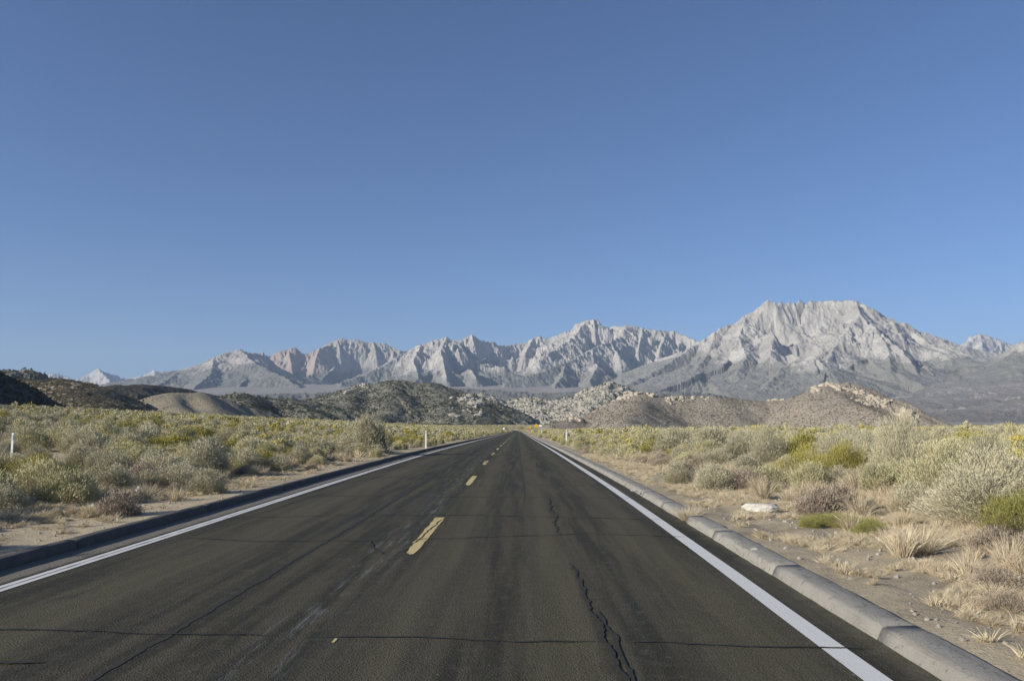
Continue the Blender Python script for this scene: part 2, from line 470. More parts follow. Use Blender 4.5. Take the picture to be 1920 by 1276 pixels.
def dash(y0, y1, seed):                          # ragged, worn paint dash with a split along its middle
    n = 26; t = np.linspace(0, 1, n); yy = y0 + (y1 - y0) * t
    wl_ = .085 * np.clip(1 - (1 - t) * 0, .2, 1); rr = np.random.default_rng(seed)
    worn = np.clip(1.0 - .6 * np.exp(-t * 6) * rr.uniform(.7, 1.2) + .25 * fbm(t * 9, t * 0 + seed, 3, seed + 3), .25, 1.06)
    lu = -1.42 - .078 * worn + .012 * fbm(yy * 3, yy * 0 + seed, 3, seed)
    ru = -1.42 + .078 * np.minimum(1, worn + .3) + .012 * fbm(yy * 3 + 50, yy * 0 + seed, 3, seed)
    U_ = np.stack([lu, (lu + ru) / 2, ru], 1); Y_ = np.repeat(yy[:, None], 3, 1)
    Y_[0, 0] += .25 * rr.random(); Y_[0, 2] += .25 * rr.random()
    v = np.stack([U_ + XC(Y_), Y_, P(Y_) + .004], -1).reshape(-1, 3)
    return mesh_from('centre_dash', v, grid_quads(n, 3), [M_YEL], True, np.stack([U_, Y_], -1).reshape(-1, 2))
i = 0; y = 13.64
while y < 420:
    link('centre_dash', dash(y - 3.78, y, i), road); y += 10.8; i += 1
link('centre_dash', dash(2.84 - 3.78, 2.84, 77), road)
link('paint_chip', strip('paint_chip', -1.425, -1.395, 5.96, 6.07, .004, M_YEL, 2, .02, 3, .04), road)

def crack(pts, width, seed, wig=.05, dz=.0055, mat=None):
    pts = np.array(pts, float)
    seg = np.concatenate([[0], np.cumsum(np.hypot(*np.diff(pts, axis=0).T))])
    n = max(12, int(seg[-1] / .045)); s = np.linspace(0, seg[-1], n)
    cu = np.interp(s, seg, pts[:, 0]); cy = np.interp(s, seg, pts[:, 1])
    d = np.stack([np.gradient(cu), np.gradient(cy)], 1); d /= np.linalg.norm(d, axis=1)[:, None]
    nx, ny = -d[:, 1], d[:, 0]
    o = wig * fbm(s * 1.1, s * 0 + seed, 6, seed, .62)
    wd = width * (.55 + .45 * np.clip(1 + 1.5 * fbm(s * 3.1, s * 0, 4, seed + 9, .7), -.9, 2.6)) * np.sin(np.clip(np.linspace(0, 1, n) * 20, 0, math.pi / 2)) + .002
    wd *= np.sin(np.clip(np.linspace(1, 0, n) * 12, 0, math.pi / 2)) * .97 + .03
    a = np.stack([cu + nx * (o + wd / 2), cy + ny * (o + wd / 2)], 1); b_ = np.stack([cu + nx * (o - wd / 2), cy + ny * (o - wd / 2)], 1)
    U_ = np.stack([a[:, 0], b_[:, 0]], 1); Y_ = np.stack([a[:, 1], b_[:, 1]], 1)
    v = np.stack([U_ + XC(Y_), Y_, P(Y_) + dz], -1).reshape(-1, 3)
    return mesh_from('crack', v, grid_quads(n, 2), [mat or M_TAR], True, np.stack([U_, Y_], -1).reshape(-1, 2))
cracks = [
    ([(.62, 3.6), (.60, 4.9), (.60, 6.0), (.54, 7.2), (.545, 8.2), (.49, 9.35)], .030, 1, .05),
    ([(.70, 4.0), (.66, 5.2), (.65, 6.2), (.60, 7.0)], .03, 2, .02),
    ([(.50, 11.6), (.46, 12.6), (.52, 13.6), (.5, 15.5), (.55, 17.3)], .028, 3, .05),
    ([(.9, 27), (.62, 30), (.7, 33)], .03, 4, .05),
    ([(-4.9, 11.2), (-3.6, 10.9), (-2.2, 10.95), (-.5, 11.35), (1.0, 11.7), (2.55, 11.3)], .026, 5, .05),
    ([(-5.2, 13.4), (-3.2, 13.9), (-1.0, 14.0), (.7, 13.7), (2.5, 13.3)], .030, 6, .06),
    ([(-4.6, 6.35), (-3.2, 6.2), (-1.9, 6.13)], .024, 7, .06), ([(-1.6, 6.1), (-.4, 6.07), (.55, 6.0)], .020, 27, .05), ([(.75, 6.02), (1.6, 5.9), (2.45, 5.85)], .022, 28, .05),
    ([(-5.0, 17.6), (-2.6, 17.5), (0, 17.3), (2.5, 17.2)], .035, 9, .05),
    ([(-1.6, 20.4), (.4, 20.7), (2.5, 20.5)], .04, 10, .06),
    ([(-4.9, 23.6), (-2.0, 23.9), (.2, 24.0)], .045, 11, .06),
    ([(-5.0, 36.0), (-3.0, 36.4), (-2.0, 36.4)], .07, 12, .06),
    ([(-.6, 27.5), (2.3, 27.2)], .05, 13, .06),
    ([(-3.4, 45), (1.2, 45.5)], .09, 14, .08),
    ([(-4.9, 5.1), (-4.0, 5.35), (-3.2, 5.45)], .06, 15, .04),
    ([(-1.52, 10.0), (-1.44, 11.5), (-1.36, 13.5)], .014, 16, .03),
    ([(-1.75, 9.9), (-1.95, 10.3), (-2.1, 11.0)], .04, 17, .03),
    ([(-1.42, 32), (-1.45, 50)], .03, 19, .05),
    ([(-4.9, 29.5), (-2.6, 30), (-1.5, 29.8)], .05, 20, .06),
]
for a in cracks: link('crack', crack(a[0], a[1], a[2], a[3], .0085), road)
link('paving_seam', crack([(-2.55, -5), (-2.70, 4), (-2.68, 12), (-2.66, 25), (-2.62, 60), (-2.6, 120), (-2.6, 400)], .075, 30, .03, .0035,), road)['label'] = 'dark paving joint running the length of the left lane'
link('paving_seam', crack([(.02, 16), (.04, 30), (.05, 90)], .035, 31, .03, .0035), road)

KPROF_R = [(-.025, -.06), (-.02, .012), (.005, .065), (.022, .094), (.048, .107), (.15, .113), (.25, .112), (.28, .104), (.28, -.06)]
KPROF_L = [(0, -.06), (.005, .02), (.022, .100), (.04, .118), (.07, .124), (.15, .125), (.19, .118), (.22, .09), (.22, -.06)]
def kerb_mesh(prof, base, sgn, y0, y1, seed, chips=True):
    n = max(3, int((y1 - y0) / .22) + 1) if y0 < 60 else max(2, int((y1 - y0) / 4))
    yy = np.linspace(y0, y1, n); pr = np.array(prof)
    o = pr[:, 0][None, :] * sgn + base; hz = np.repeat(pr[:, 1][None, :], n, 0)
    Y_ = np.repeat(yy[:, None], len(pr), 1); U_ = np.repeat(o, n, 0)
    if chips:
        U_ = U_ + .010 * fbm(Y_ * 2.5, U_ * 9, 3, seed) + .006 * pn(Y_ * 4.4, U_ * 20, seed + 2); hz = hz + .007 * fbm(Y_ * 3, U_ * 9 + 5, 3, seed + 4) - .014 * np.clip(pn(Y_ * 3.1, U_ * 14, seed + 8) - .45, 0, 1) * (hz > .05)
        e = np.minimum(Y_ - y0, y1 - Y_)
        hz = hz - .004 * np.exp(-e / .012) * (hz > .05); U_ = U_ + sgn * .005 * np.exp(-e / .02) * (hz > 0) * (U_ * sgn < (base + sgn * .1) * sgn)
    v = np.stack([U_ + XC(Y_), Y_, P(Y_) + hz], -1).reshape(-1, 3).tolist()
    q = grid_quads(n, len(pr)).tolist(); k = len(pr)
    if sgn > 0: q = [f[::-1] for f in q]
    me = bpy.data.meshes.new('kerb_stone')
    caps = [list(range(k)), [(n - 1) * k + j for j in range(k)][::-1]]
    if sgn < 0: caps = [c[::-1] for c in caps]
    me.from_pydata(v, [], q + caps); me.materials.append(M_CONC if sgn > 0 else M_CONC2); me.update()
    for p in me.polygons: p.use_smooth = len(p.vertices) == 4
    return me
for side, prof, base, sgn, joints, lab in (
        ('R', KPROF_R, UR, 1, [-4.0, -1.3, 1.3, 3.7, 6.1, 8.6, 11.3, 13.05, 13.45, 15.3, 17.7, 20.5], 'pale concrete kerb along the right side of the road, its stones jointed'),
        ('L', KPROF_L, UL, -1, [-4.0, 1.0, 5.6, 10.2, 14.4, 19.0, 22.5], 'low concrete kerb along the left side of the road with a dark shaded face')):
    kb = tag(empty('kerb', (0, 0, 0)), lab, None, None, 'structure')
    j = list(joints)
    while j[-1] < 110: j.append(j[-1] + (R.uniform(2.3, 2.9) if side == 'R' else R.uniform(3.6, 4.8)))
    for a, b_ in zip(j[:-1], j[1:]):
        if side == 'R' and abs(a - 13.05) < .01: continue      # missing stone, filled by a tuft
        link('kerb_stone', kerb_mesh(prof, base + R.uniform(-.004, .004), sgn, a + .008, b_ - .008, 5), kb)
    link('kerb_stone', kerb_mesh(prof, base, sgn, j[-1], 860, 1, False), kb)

# ------------------------------------------------------------------ mountains and hills
def seg_dist(px, py, nodes, sl=.6):
    score = np.full(px.shape, -1e12); best = np.full(px.shape, 1e12); hh = np.zeros(px.shape); tt = np.zeros(px.shape); acc = 0; ss = np.zeros(px.shape)
    for a, b_ in zip(nodes[:-1], nodes[1:]):
        dx, dy = b_[0] - a[0], b_[1] - a[1]; L2 = dx * dx + dy * dy; L = math.sqrt(L2)
        t0 = ((px - a[0]) * dx + (py - a[1]) * dy) / L2
        t = np.clip(t0, 0, 1)
        d = np.hypot(px - a[0] - t * dx, py - a[1] - t * dy)
        h_ = a[2] + (b_[2] - a[2]) * t; sc1 = h_ - sl * d
        m = sc1 > score; score = np.where(m, sc1, score)
        best = np.where(m, d, best); hh = np.where(m, h_, hh)
        tt = np.where(m, acc + t * L, tt)
        ss = np.where(m, np.sign((px - a[0]) * dy - (py - a[1]) * dx), ss)
        acc += L
    return best, hh, tt, ss

class Relief:
    """ridge lines with flanks; heights are metres, distances km in the ridge lists"""
    def __init__(s, ridges, s0=1.0, s1=.38, r1=600, rnd=0, rib=60, ribw=420, iso=50, isow=900, warp=90, warpw=700, seed=1, talus=.0, blend=0, s2=.2, r2=1400, jag=16, carve=(), calm0=150, calm1=600):
        s.__dict__.update(locals())
        s.rd = []
        for r in ridges:
            kw = r[1] if isinstance(r, tuple) else {}
            pts = r[0] if isinstance(r, tuple) else r
            s.rd.append(([at(p[0], p[1], p[2] * 1000.0) for p in pts], kw))
    def h(s, x, y):
        wx = s.warp * fbm(x / s.warpw, y / s.warpw, 3, s.seed); wy = s.warp * fbm(x / s.warpw + 40, y / s.warpw, 3, s.seed + 5)
        H = np.full(x.shape, -1e9); RR = np.full(x.shape, 1e9); RED = np.zeros(x.shape)
        G_ = ground_z(x, y)
        for i, (nodes, kw) in enumerate(s.rd):
            s0 = kw.get('s0', s.s0); s1 = kw.get('s1', s.s1); r1 = kw.get('r1', s.r1); rnd = kw.get('rnd', s.rnd)
            sl_ = .5 * (s0 + s1)
            r, hh, t, sd = seg_dist(x, y, nodes, sl_)
            k = smooth(0, s.warp * 3 + 1, r)
            if k.max() > 0 and s.warp > 0:
                r2, hh2, t2, sd2 = seg_dist(x + wx * k, y + wy * k, nodes, sl_); r, hh, t = r2, hh2, t2
            rr = np.sqrt(r * r + rnd * rnd) - rnd if rnd else r
            prof = s.s2 * rr + (s1 - s.s2) * s.r2 * (1 - np.exp(-rr / s.r2)) + (s0 - s1) * r1 * (1 - np.exp(-rr / r1))
            rib = s.rib * kw.get('rib', 1.0)
            w_ = s.ribw * kw.get('ribw', 1.0)
            tt_ = t + i * 700 + .55 * w_ * fbm(x / (w_ * 1.6), y / (w_ * 1.6), 3, s.seed + 71)
            n = ridged(tt_ / w_, rr / (w_ * 5), 3, s.seed + 11 + i) - .55
            amp = rib * (rr / (rr + w_ * .5)) * np.exp(-rr / (w_ * 7)) * np.clip(.8 + 1.1 * pn(x / (w_ * 4), y / (w_ * 4), s.seed + 81), .15, 1.8)
            w2 = w_ * .27; n2 = ridged(tt_ / w2, rr / (w2 * 3.5), 3, s.seed + 61 + i) - .5
            cm = .42 + .58 * smooth(s.calm0, s.calm1, hh - prof - G_) if s.jag else 1.0
            h = hh - prof + (n * 2 * amp + n2 * amp * .5) * cm
            m = h > H
            if s.blend:
                dd = np.clip(1 - np.abs(h - H) / s.blend, 0, 1); H = np.maximum(h, H) + dd * dd * s.blend * .25
            else: H = np.maximum(h, H)
            RR = np.where(m, rr, RR); RED = np.where(m, kw.get('red', 0.0), RED)
        iso = ridged(x / s.isow, y / s.isow, 5, s.seed + 30) - .5
        iso2 = ridged(x / (s.isow * .3) + .3 * wx / s.warp, y / (s.isow * .3), 4, s.seed + 37) - .5
        calm = .30 + .70 * smooth(s.calm0, s.calm1, H - G_) if s.jag else 1.0
        H = H + calm * (s.iso * iso * 2.2 + s.iso * 1.7 * iso2) * smooth(-50, s.isow * .5, RR + 60) + calm * s.iso * .6 * (ridged(x / (s.isow * .11), y / (s.isow * .11), 3, s.seed + 50) - .5)
        for (cpx, cD, cr, cdep) in s.carve:
            c_ = at(cpx, 700, cD * 1000.0); q = np.hypot(x - c_[0], (y - c_[1])) / cr
            H = H - cdep * np.exp(-q ** 4)
        if s.jag:
            H = H + s.jag * 2.2 * (ridged(x / 210, y / 210, 4, s.seed + 91) - .55) * np.exp(-RR / 500)
        return H, RR, RED

def relief_mesh(name, rel, px0, px1, D0, D1, nc, nr, mat, label, vegtop=None, fine=None, sink=12):
    a = np.linspace(azim(px0), azim(px1), nc); d = np.linspace(D0 * 1000, D1 * 1000, nr)
    A, Dd = np.meshgrid(a, d); x = Dd * np.sin(A); y = Dd * np.cos(A)
    H, RR, RED = rel.h(x, y)
    if fine is not None: H = H + fine(x, y, H, RR)
    G = ground_z(x, y)
    rel.ground = G
    low = H < G - sink
    Hc = np.where(low, G - sink, H)
    # sink the borders into the ground so no cliff shows at the sheet's edge
    e = np.minimum.reduce([smooth(0, .03, (A - a[0]) / (a[-1] - a[0])), smooth(0, .03, (a[-1] - A) / (a[-1] - a[0])), smooth(0, .03, (d[-1] - Dd) / (d[-1] - d[0])) ])
    Hc = np.where(e < 1, (G - sink) + (Hc - G + sink) * e, Hc)
    gy, gx = np.gradient(Hc, d, axis=0), np.gradient(Hc, axis=1) / (Dd * (a[1] - a[0]))
    slope = np.hypot(gx, gy)
    zr = (Hc - G)
    veg = 1 - smooth((vegtop or 500) * .45, (vegtop or 500), zr + 160 * fbm(x / 900, y / 900, 3, 77))
    talus = smooth(.75, .5, slope) * smooth(150, 400, zr)
    fan = smooth(.42, .25, slope) * smooth(420, 120, zr)
    me = mesh_from(name, np.stack([x, y, Hc], -1).reshape(-1, 3), grid_quads(nr, nc)[:, ::-1], [mat], True,
                   attrs={'veg': veg, 'talus': talus, 'red': RED, 'fan': fan})
    return tag(link(name, me), label, None, None, 'structure')

M_MT = mat_mountain('granite_mountain', (.31, .29, .26), (.46, .435, .385), (.16, .16, .14))
M_MTB = mat_mountain('brown_mountain', (.28, .255, .225), (.39, .36, .32), (.13, .135, .115))
M_MTF = mat_mountain('far_granite', (.34, .325, .30), (.48, .46, .43), (.18, .18, .16))
#__MOUNTAINS__
rel = Relief([
    [(60, 715, 27), (88, 701, 27), (105, 700, 27), (122, 704, 27), (140, 715, 26)],
    [(125, 722, 25), (150, 709, 25), (183, 690, 25), (200, 697, 25), (222, 704, 25), (245, 716, 25)],
    [(183, 690, 25), (205, 712, 24), (220, 730, 23)],
    [(245, 708, 26), (270, 700, 26), (292, 692, 26), (305, 698, 26), (330, 691, 26), (350, 692, 26), (400, 700, 26)],
    [(1780, 652, 21), (1805, 642, 21), (1820, 630, 21), (1837, 624, 21), (1850, 629, 21), (1880, 640, 21), (1905, 650, 21), (1960, 660, 21)],
    [(1837, 624, 21), (1842, 650, 20), (1835, 680, 19)],
    [(1837, 624, 21), (1800, 655, 20), (1770, 690, 19)],
], s0=1.2, s1=.5, r1=500, rib=130, ribw=450, iso=90, isow=900, seed=3, jag=30, calm0=0, calm1=200)
relief_mesh('mountain', rel, -20, 480, 21, 28.5, 420, 110, M_MTF, 'small pale peaks far away at the left end of the range', 300)
relief_mesh('mountain', rel, 1700, 2300, 17.5, 23, 460, 130, M_MTF, 'pointed pale peak behind the valley at the right', 300)

rel = Relief([   # brown mountain at the left, red towers, broad peak
    ([(180, 722, 15), (235, 711, 15), (290, 703, 15), (340, 694, 15), (372, 683, 15), (402, 669, 15), (430, 661, 15), (449, 655, 15), (465, 661, 15.3), (487, 664, 15.8)], dict(s0=.8, s1=.4)),
    ([(449, 655, 15), (478, 680, 14), (530, 705, 13), (580, 735, 12)], dict(s0=.6, s1=.36)),
    ([(402, 669, 15), (395, 700, 13.6), (360, 730, 12.2)], dict(s0=.6, s1=.36)),
    ([(340, 694, 15), (300, 720, 13.5), (240, 735, 12.5)], dict(s0=.5, s1=.34)),
    ([(487, 662, 17), (493, 658, 17), (503, 668, 17), (518, 660, 17), (528, 656, 17), (541, 655, 17), (552, 650, 17), (566, 661, 17), (577, 663, 17), (588, 653, 17), (604, 651, 17), (622, 645, 17.3)], dict(s0=1.7, s1=.6, red=1.0, rib=2.4, ribw=.4, r1=260)),
    ([(541, 655, 17), (548, 690, 16.3), (556, 712, 15.4)], dict(s0=1.2, s1=.5, red=.8, ribw=.5)),
    ([(600, 651, 17), (585, 690, 16.2), (575, 712, 15.4)], dict(s0=1.2, s1=.5, red=.8, ribw=.5)),
    ([(610, 646, 17.6), (625, 638, 17.6), (641, 633, 17.6), (652, 637, 17.6), (672, 637, 17.6), (690, 642, 17.6), (705, 643, 17.6), (720, 641, 17.6), (735, 650, 17.6), (750, 657, 17.4), (768, 657, 17.6), (790, 662, 17.6)], dict(s0=1.4, s1=.5, rib=1.8, ribw=.55)),
    ([(632, 635, 17.6), (640, 665, 16.9), (625, 690, 16.2), (600, 712, 15.4)], dict(s0=1.2, s1=.5)),
    ([(700, 643, 17.6), (712, 672, 16.7), (700, 700, 16)], dict(s0=1.1, s1=.5)),
    ([(738, 652, 17.6), (735, 690, 16.4), (700, 716, 15.6)], dict(s0=1.1, s1=.5)),
], s0=1.2, s1=.45, r1=450, rib=85, ribw=430, iso=60, isow=1000, seed=14, carve=[(668, 16.7, 430, 330), (722, 16.9, 330, 220), (575, 16.2, 300, 150)])
relief_mesh('mountain', rel, 120, 860, 10.6, 19, 900, 330, M_MTB, 'brown mountain with jagged reddish towers left of centre', 420)

rel = Relief([   # middle of the range
    ([(640, 716, 13), (680, 703, 13.3), (720, 684, 13.6), (760, 660, 14), (790, 644, 14), (815, 636, 14), (837, 631, 14), (846, 639, 14), (856, 652, 13.7), (868, 668, 13.3), (880, 690, 12.8), (893, 708, 12.4)], dict(s0=1.0, s1=.5, rib=1.6, ribw=.7)),
    ([(837, 631, 14), (826, 655, 13.4), (832, 680, 12.8), (838, 712, 12.2)], dict(s0=1.1, s1=.5, rib=1.5, ribw=.6)),
    ([(790, 644, 14), (775, 675, 13.2), (785, 705, 12.4)], dict(s0=.9, s1=.45, rib=1.5, ribw=.6)),
    ([(850, 640, 15.5), (866, 636, 15.5), (884, 628, 15.5), (897, 633, 15.5), (925, 640, 15.7), (935, 648, 16), (950, 648, 16.3), (965, 644, 16.5), (985, 642, 16.6), (1002, 630, 16.7), (1012, 629, 16.7), (1026, 634, 16.7), (1040, 628, 16.7), (1060, 622, 16.6), (1074, 621, 16.4)], dict(s0=1.5, s1=.5, rib=2.0, ribw=.6)),
    ([(884, 628, 15.5), (900, 655, 14.8), (916, 678, 14.2), (922, 694, 13.6)], dict(s0=1.3, s1=.55, rib=1.4)),
    ([(1000, 631, 16.7), (985, 662, 15.7), (972, 684, 15)], dict(s0=1.2, s1=.5)),
    ([(1072, 623, 16.3), (1080, 608, 16.2), (1094, 602, 16.1), (1112, 597, 16), (1121, 601, 16), (1128, 612, 16.2), (1142, 613, 16.4), (1155, 611, 16.2), (1175, 610, 16), (1203, 612, 16), (1210, 617, 16), (1240, 620, 16), (1268, 623, 16), (1296, 633, 15.8), (1330, 648, 15.6)], dict(s0=1.5, s1=.5, rib=2.2, ribw=.65)),
    ([(1100, 600, 16), (1075, 632, 15.2), (1040, 655, 14.4), (1010, 676, 13.8)], dict(s0=1.0, s1=.5, rib=1.5, ribw=.6)),
    ([(1112, 597, 16), (1118, 628, 15.4), (1135, 640, 15)], dict(s0=1.6, s1=.6)),
    ([(1175, 610, 16), (1160, 632, 15), (1120, 650, 14), (1075, 672, 13.2), (1020, 695, 12.5), (950, 715, 12)], dict(s0=1.0, s1=.5, rib=1.7, ribw=.6)),
    ([(1145, 640, 14.6), (1165, 672, 13.6), (1170, 700, 12.9)], dict(s0=1.2, s1=.5, rib=1.6, ribw=.6)),
    ([(1110, 655, 13.8), (1120, 685, 12.9), (1105, 715, 12.1)], dict(s0=.9, s1=.5, rib=1.8, ribw=.5)),
    ([(1060, 680, 13), (1055, 703, 12.3), (1040, 724, 11.8)], dict(s0=.9, s1=.5, rib=1.8, ribw=.5)),
    ([(1205, 614, 16), (1198, 650, 14.9), (1190, 690, 13.9)], dict(s0=1.4, s1=.5, rib=1.5)),
    ([(1250, 622, 16), (1235, 660, 14.9)], dict(s0=1.3, s1=.5, rib=1.5)),
], s0=1.2, s1=.5, r1=420, rib=95, ribw=400, iso=80, isow=950, seed=25, carve=[(938, 15.0, 520, 330), (1136, 15.4, 300, 260), (1205, 14.3, 420, 260), (870, 13.2, 300, 160), (1150, 13.4, 350, 200)])
relief_mesh('mountain', rel, 600, 1360, 10.4, 17.6, 940, 330, M_MT, 'jagged grey granite range with shadowed gullies behind the boulder hills', 330)

rel = Relief([   # the big mountain at the right
    ([(1170, 722, 10.3), (1230, 695, 10.8), (1270, 668, 11.2), (1310, 640, 11.6), (1340, 622, 11.8), (1370, 606, 12), (1398, 590, 12), (1418, 577, 12), (1424, 574, 12), (1431, 577, 12), (1440, 560, 12), (1452, 563, 12), (1458, 568, 12), (1478, 566, 12.1), (1487, 570, 12.1), (1500, 563, 12.2), (1509, 568, 12.2), (1520, 560, 12.2), (1534, 566, 12.2), (1550, 560, 12.2), (1570, 563, 12.2), (1592, 562, 12.2), (1607, 565, 12.1), (1625, 573, 12), (1648, 586, 12), (1672, 601, 12), (1705, 617, 12), (1740, 640, 11.8), (1780, 662, 11.5), (1800, 690, 11.2), (1815, 715, 10.9)], dict(s0=1.5, s1=.5, rib=1.5, ribw=.72, r1=500)),
    ([(1420, 577, 12), (1432, 592, 11.7), (1448, 622, 11.2), (1475, 658, 10.7), (1500, 672, 10.4)], dict(s0=1.7, s1=.55, rib=1.3, ribw=.5)),
    ([(1400, 592, 12), (1385, 630, 11.2), (1400, 668, 10.4), (1380, 700, 9.9)], dict(s0=.8, s1=.46, rib=1.5, ribw=.5)),
    ([(1340, 622, 11.8), (1330, 660, 11), (1300, 700, 10.2)], dict(s0=.8, s1=.44, rib=1.4, ribw=.5)),
    ([(1450, 630, 11.1), (1445, 665, 10.4), (1480, 690, 9.9), (1472, 725, 9.4)], dict(s0=.8, s1=.42, ribw=.5)),
    ([(1605, 564, 12.1), (1612, 590, 11.6), (1600, 608, 11.2), (1575, 635, 10.8), (1560, 660, 10.4), (1545, 690, 9.9)], dict(s0=.9, s1=.48, rib=1.4, ribw=.5)),
    ([(1612, 590, 11.6), (1640, 615, 11.1), (1665, 650, 10.5), (1670, 690, 9.9)], dict(s0=.9, s1=.46, rib=1.4, ribw=.5)),
    ([(1672, 601, 12), (1700, 645, 11), (1730, 680, 10.4), (1760, 712, 9.8)], dict(s0=1.0, s1=.46, rib=1.2, ribw=.5)),
    ([(1640, 615, 11.1), (1690, 655, 10.5), (1720, 695, 9.9)], dict(s0=1.0, s1=.46, rib=1.2, ribw=.5)),
    ([(1490, 678, 10), (1525, 668, 10), (1552, 690, 9.6), (1550, 725, 9.1)], dict(s0=.6, s1=.4)),
    ([(1500, 672, 10.2), (1465, 690, 9.8), (1440, 720, 9.2)], dict(s0=.6, s1=.4)),
    # ridge entering from the right edge
    ([(2900, 740, 11.5), (2600, 690, 11.2), (2400, 640, 11), (2200, 598, 10.7), (2040, 590, 10.5), (1960, 622, 10.5), (1920, 642, 10.5), (1893, 662, 10.6), (1872, 680, 10.6), (1850, 700, 10.6)], dict(s0=.8, s1=.44, rib=1.5, ribw=.5)),
    ([(2200, 598, 10.7), (2180, 660, 9.8), (2120, 710, 9.2)], dict(s0=.8, s1=.44)),
    ([(2400, 640, 11), (2420, 700, 9.8)], dict(s0=.8, s1=.44)),
    ([(1960, 622, 10.5), (1935, 670, 9.8), (1890, 705, 9.3)], dict(s0=.7, s1=.42)),
    ([(1830, 716, 11.3), (1790, 722, 11)], dict(s0=.5, s1=.36)),
], s0=1.0, s1=.46, r1=420, rib=75, ribw=430, iso=42, isow=800, seed=41, jag=26, calm0=350, calm1=950, carve=[(1446, 11.72, 160, 230), (1464, 11.5, 200, 270), (1505, 10.95, 300, 190), (1725, 10.9, 260, 150), (1780, 10.6, 300, 170)])
relief_mesh('mountain', rel, 1130, 3000, 8.2, 13.4, 1700, 330, M_MT, 'massive pale granite mountain with a broad flat summit on the right', 620)
M_FOOT = mat_mountain('moraine_slope', (.32, .29, .265), (.44, .405, .375), (.15, .15, .125))
rel = Relief([
    ([(1420, 792, 4.2), (1560, 770, 5.2), (1650, 757, 5.8), (1740, 746, 6.3), (1830, 732, 6.8), (1920, 721, 7.0), (2060, 708, 7.2), (2500, 725, 7.6), (2900, 760, 8)], {}),
    ([(1700, 790, 3.6), (1790, 770, 4.4), (1900, 756, 4.9), (2060, 742, 5.2)], {}),
    ([(1640, 775, 4.8), (1760, 757, 5.5), (1890, 742, 6.0), (2040, 728, 6.2)], {}),
    ([(1740, 738, 8.2), (1820, 724, 8.4), (1960, 712, 8.6)], {}),
], s0=.22, s1=.16, r1=300, rnd=150, rib=22, ribw=350, iso=9, isow=500, warp=120, warpw=900, s2=.05, r2=1200, jag=0, seed=61, blend=40)
relief_mesh('hill', rel, 1440, 2900, 3.2, 9.4, 860, 200, M_FOOT, 'pale purple grey moraine slopes at the foot of the big mountain', 120)
rel = Relief([
    ([(120, 752, 8.5), (220, 738, 9.3), (330, 733, 9.4), (430, 741, 9), (520, 738, 9.2), (620, 736, 9.6), (720, 728, 9.8), (840, 728, 9.8), (930, 731, 9.8), (1010, 738, 9.4), (1090, 735, 9.2), (1180, 733, 9.0), (1290, 735, 8.8)], {}),
    ([(430, 741, 9), (420, 760, 7)], {}), ([(620, 736, 9.6), (600, 758, 7.2)], {}), ([(930, 731, 9.8), (960, 750, 7.5)], {}), ([(1180, 733, 9.0), (1130, 752, 6.8)], {}),
], s0=.3, s1=.2, r1=300, rnd=80, rib=55, ribw=500, iso=34, isow=600, warp=120, warpw=900, s2=.06, r2=1200, jag=0, seed=66, blend=40)
M_FOOT2 = mat_mountain('scrubby_foothill', (.20, .185, .165), (.30, .28, .245), (.10, .105, .08))
relief_mesh('hill', rel, 60, 1400, 6.0, 11, 900, 130, M_FOOT2, 'hazy grey apron slopes below the mountains left and centre', 400)

M_H1 = mat_hill('brown_scrub_hill', (.36, .295, .20), (.45, .375, .26), (.13, .115, .075), .46, .16)
M_H0 = mat_hill('shade_darkened_slope', (.10, .085, .065), (.14, .12, .09), (.04, .04, .03), .5, .16)  # soil and scrub colours darkened to paint in the shade of both shadowed hills
M_H4 = mat_hill('bare_tan_hill', (.24, .205, .14), (.31, .265, .185), (.15, .13, .09), .33, .12)
M_H6 = mat_hill('dark_scrub_hill', (.20, .185, .14), (.29, .265, .20), (.085, .09, .06), .52, .05)
M_H8 = mat_hill('grey_brown_hill', (.38, .325, .25), (.46, .40, .32), (.26, .225, .17), .45, .3)
def hill(ridges, px0, px1, D0, D1, nc, nr, mat, label, **kw):
    a = dict(s0=.55, s1=.30, r1=120, rnd=30, rib=6, ribw=90, iso=2, isow=160, warp=15, warpw=150, seed=5, blend=8, s2=.2, r2=500, jag=0)
    a.update(kw); rel = Relief(ridges, **a)
    relief_mesh('hill', rel, px0, px1, D0, D1, nc, nr, mat, label, 999, sink=6)
    return rel
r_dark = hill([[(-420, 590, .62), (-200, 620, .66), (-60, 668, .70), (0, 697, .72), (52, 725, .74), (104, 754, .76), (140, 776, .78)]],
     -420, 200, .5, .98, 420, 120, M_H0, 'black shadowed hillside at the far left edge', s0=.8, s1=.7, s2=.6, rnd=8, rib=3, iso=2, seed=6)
r_back = hill([[(-300, 688, 2.6), (-60, 696, 2.6), (10, 697, 2.6), (42, 699, 2.6), (86, 712, 2.6), (150, 722, 2.6)]],
     -300, 260, 2.2, 3.0, 300, 60, M_H6, 'low dark wooded ridge behind the black hillside', s0=.4, iso=12, isow=200)
r_dome = hill([[(-60, 730, 1.15), (40, 714, 1.12), (82, 713, 1.1), (125, 714, 1.08), (172, 722, 1.06), (222, 743, 1.05), (268, 769, 1.04)], [(125, 714, 1.08), (160, 745, .95), (190, 775, .86)]],
     -100, 330, .76, 1.4, 420, 160, M_H1, 'rounded brown hill speckled with shrubs at the left', s0=.62, s1=.56, s2=.5, rnd=30, rib=4, seed=8)
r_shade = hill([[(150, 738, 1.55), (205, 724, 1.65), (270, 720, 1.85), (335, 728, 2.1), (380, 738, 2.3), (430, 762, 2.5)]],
     100, 520, 1.45, 2.7, 340, 120, M_H0, 'blue shadowed hill behind the bare dome', s0=.5, s1=.42, seed=9)
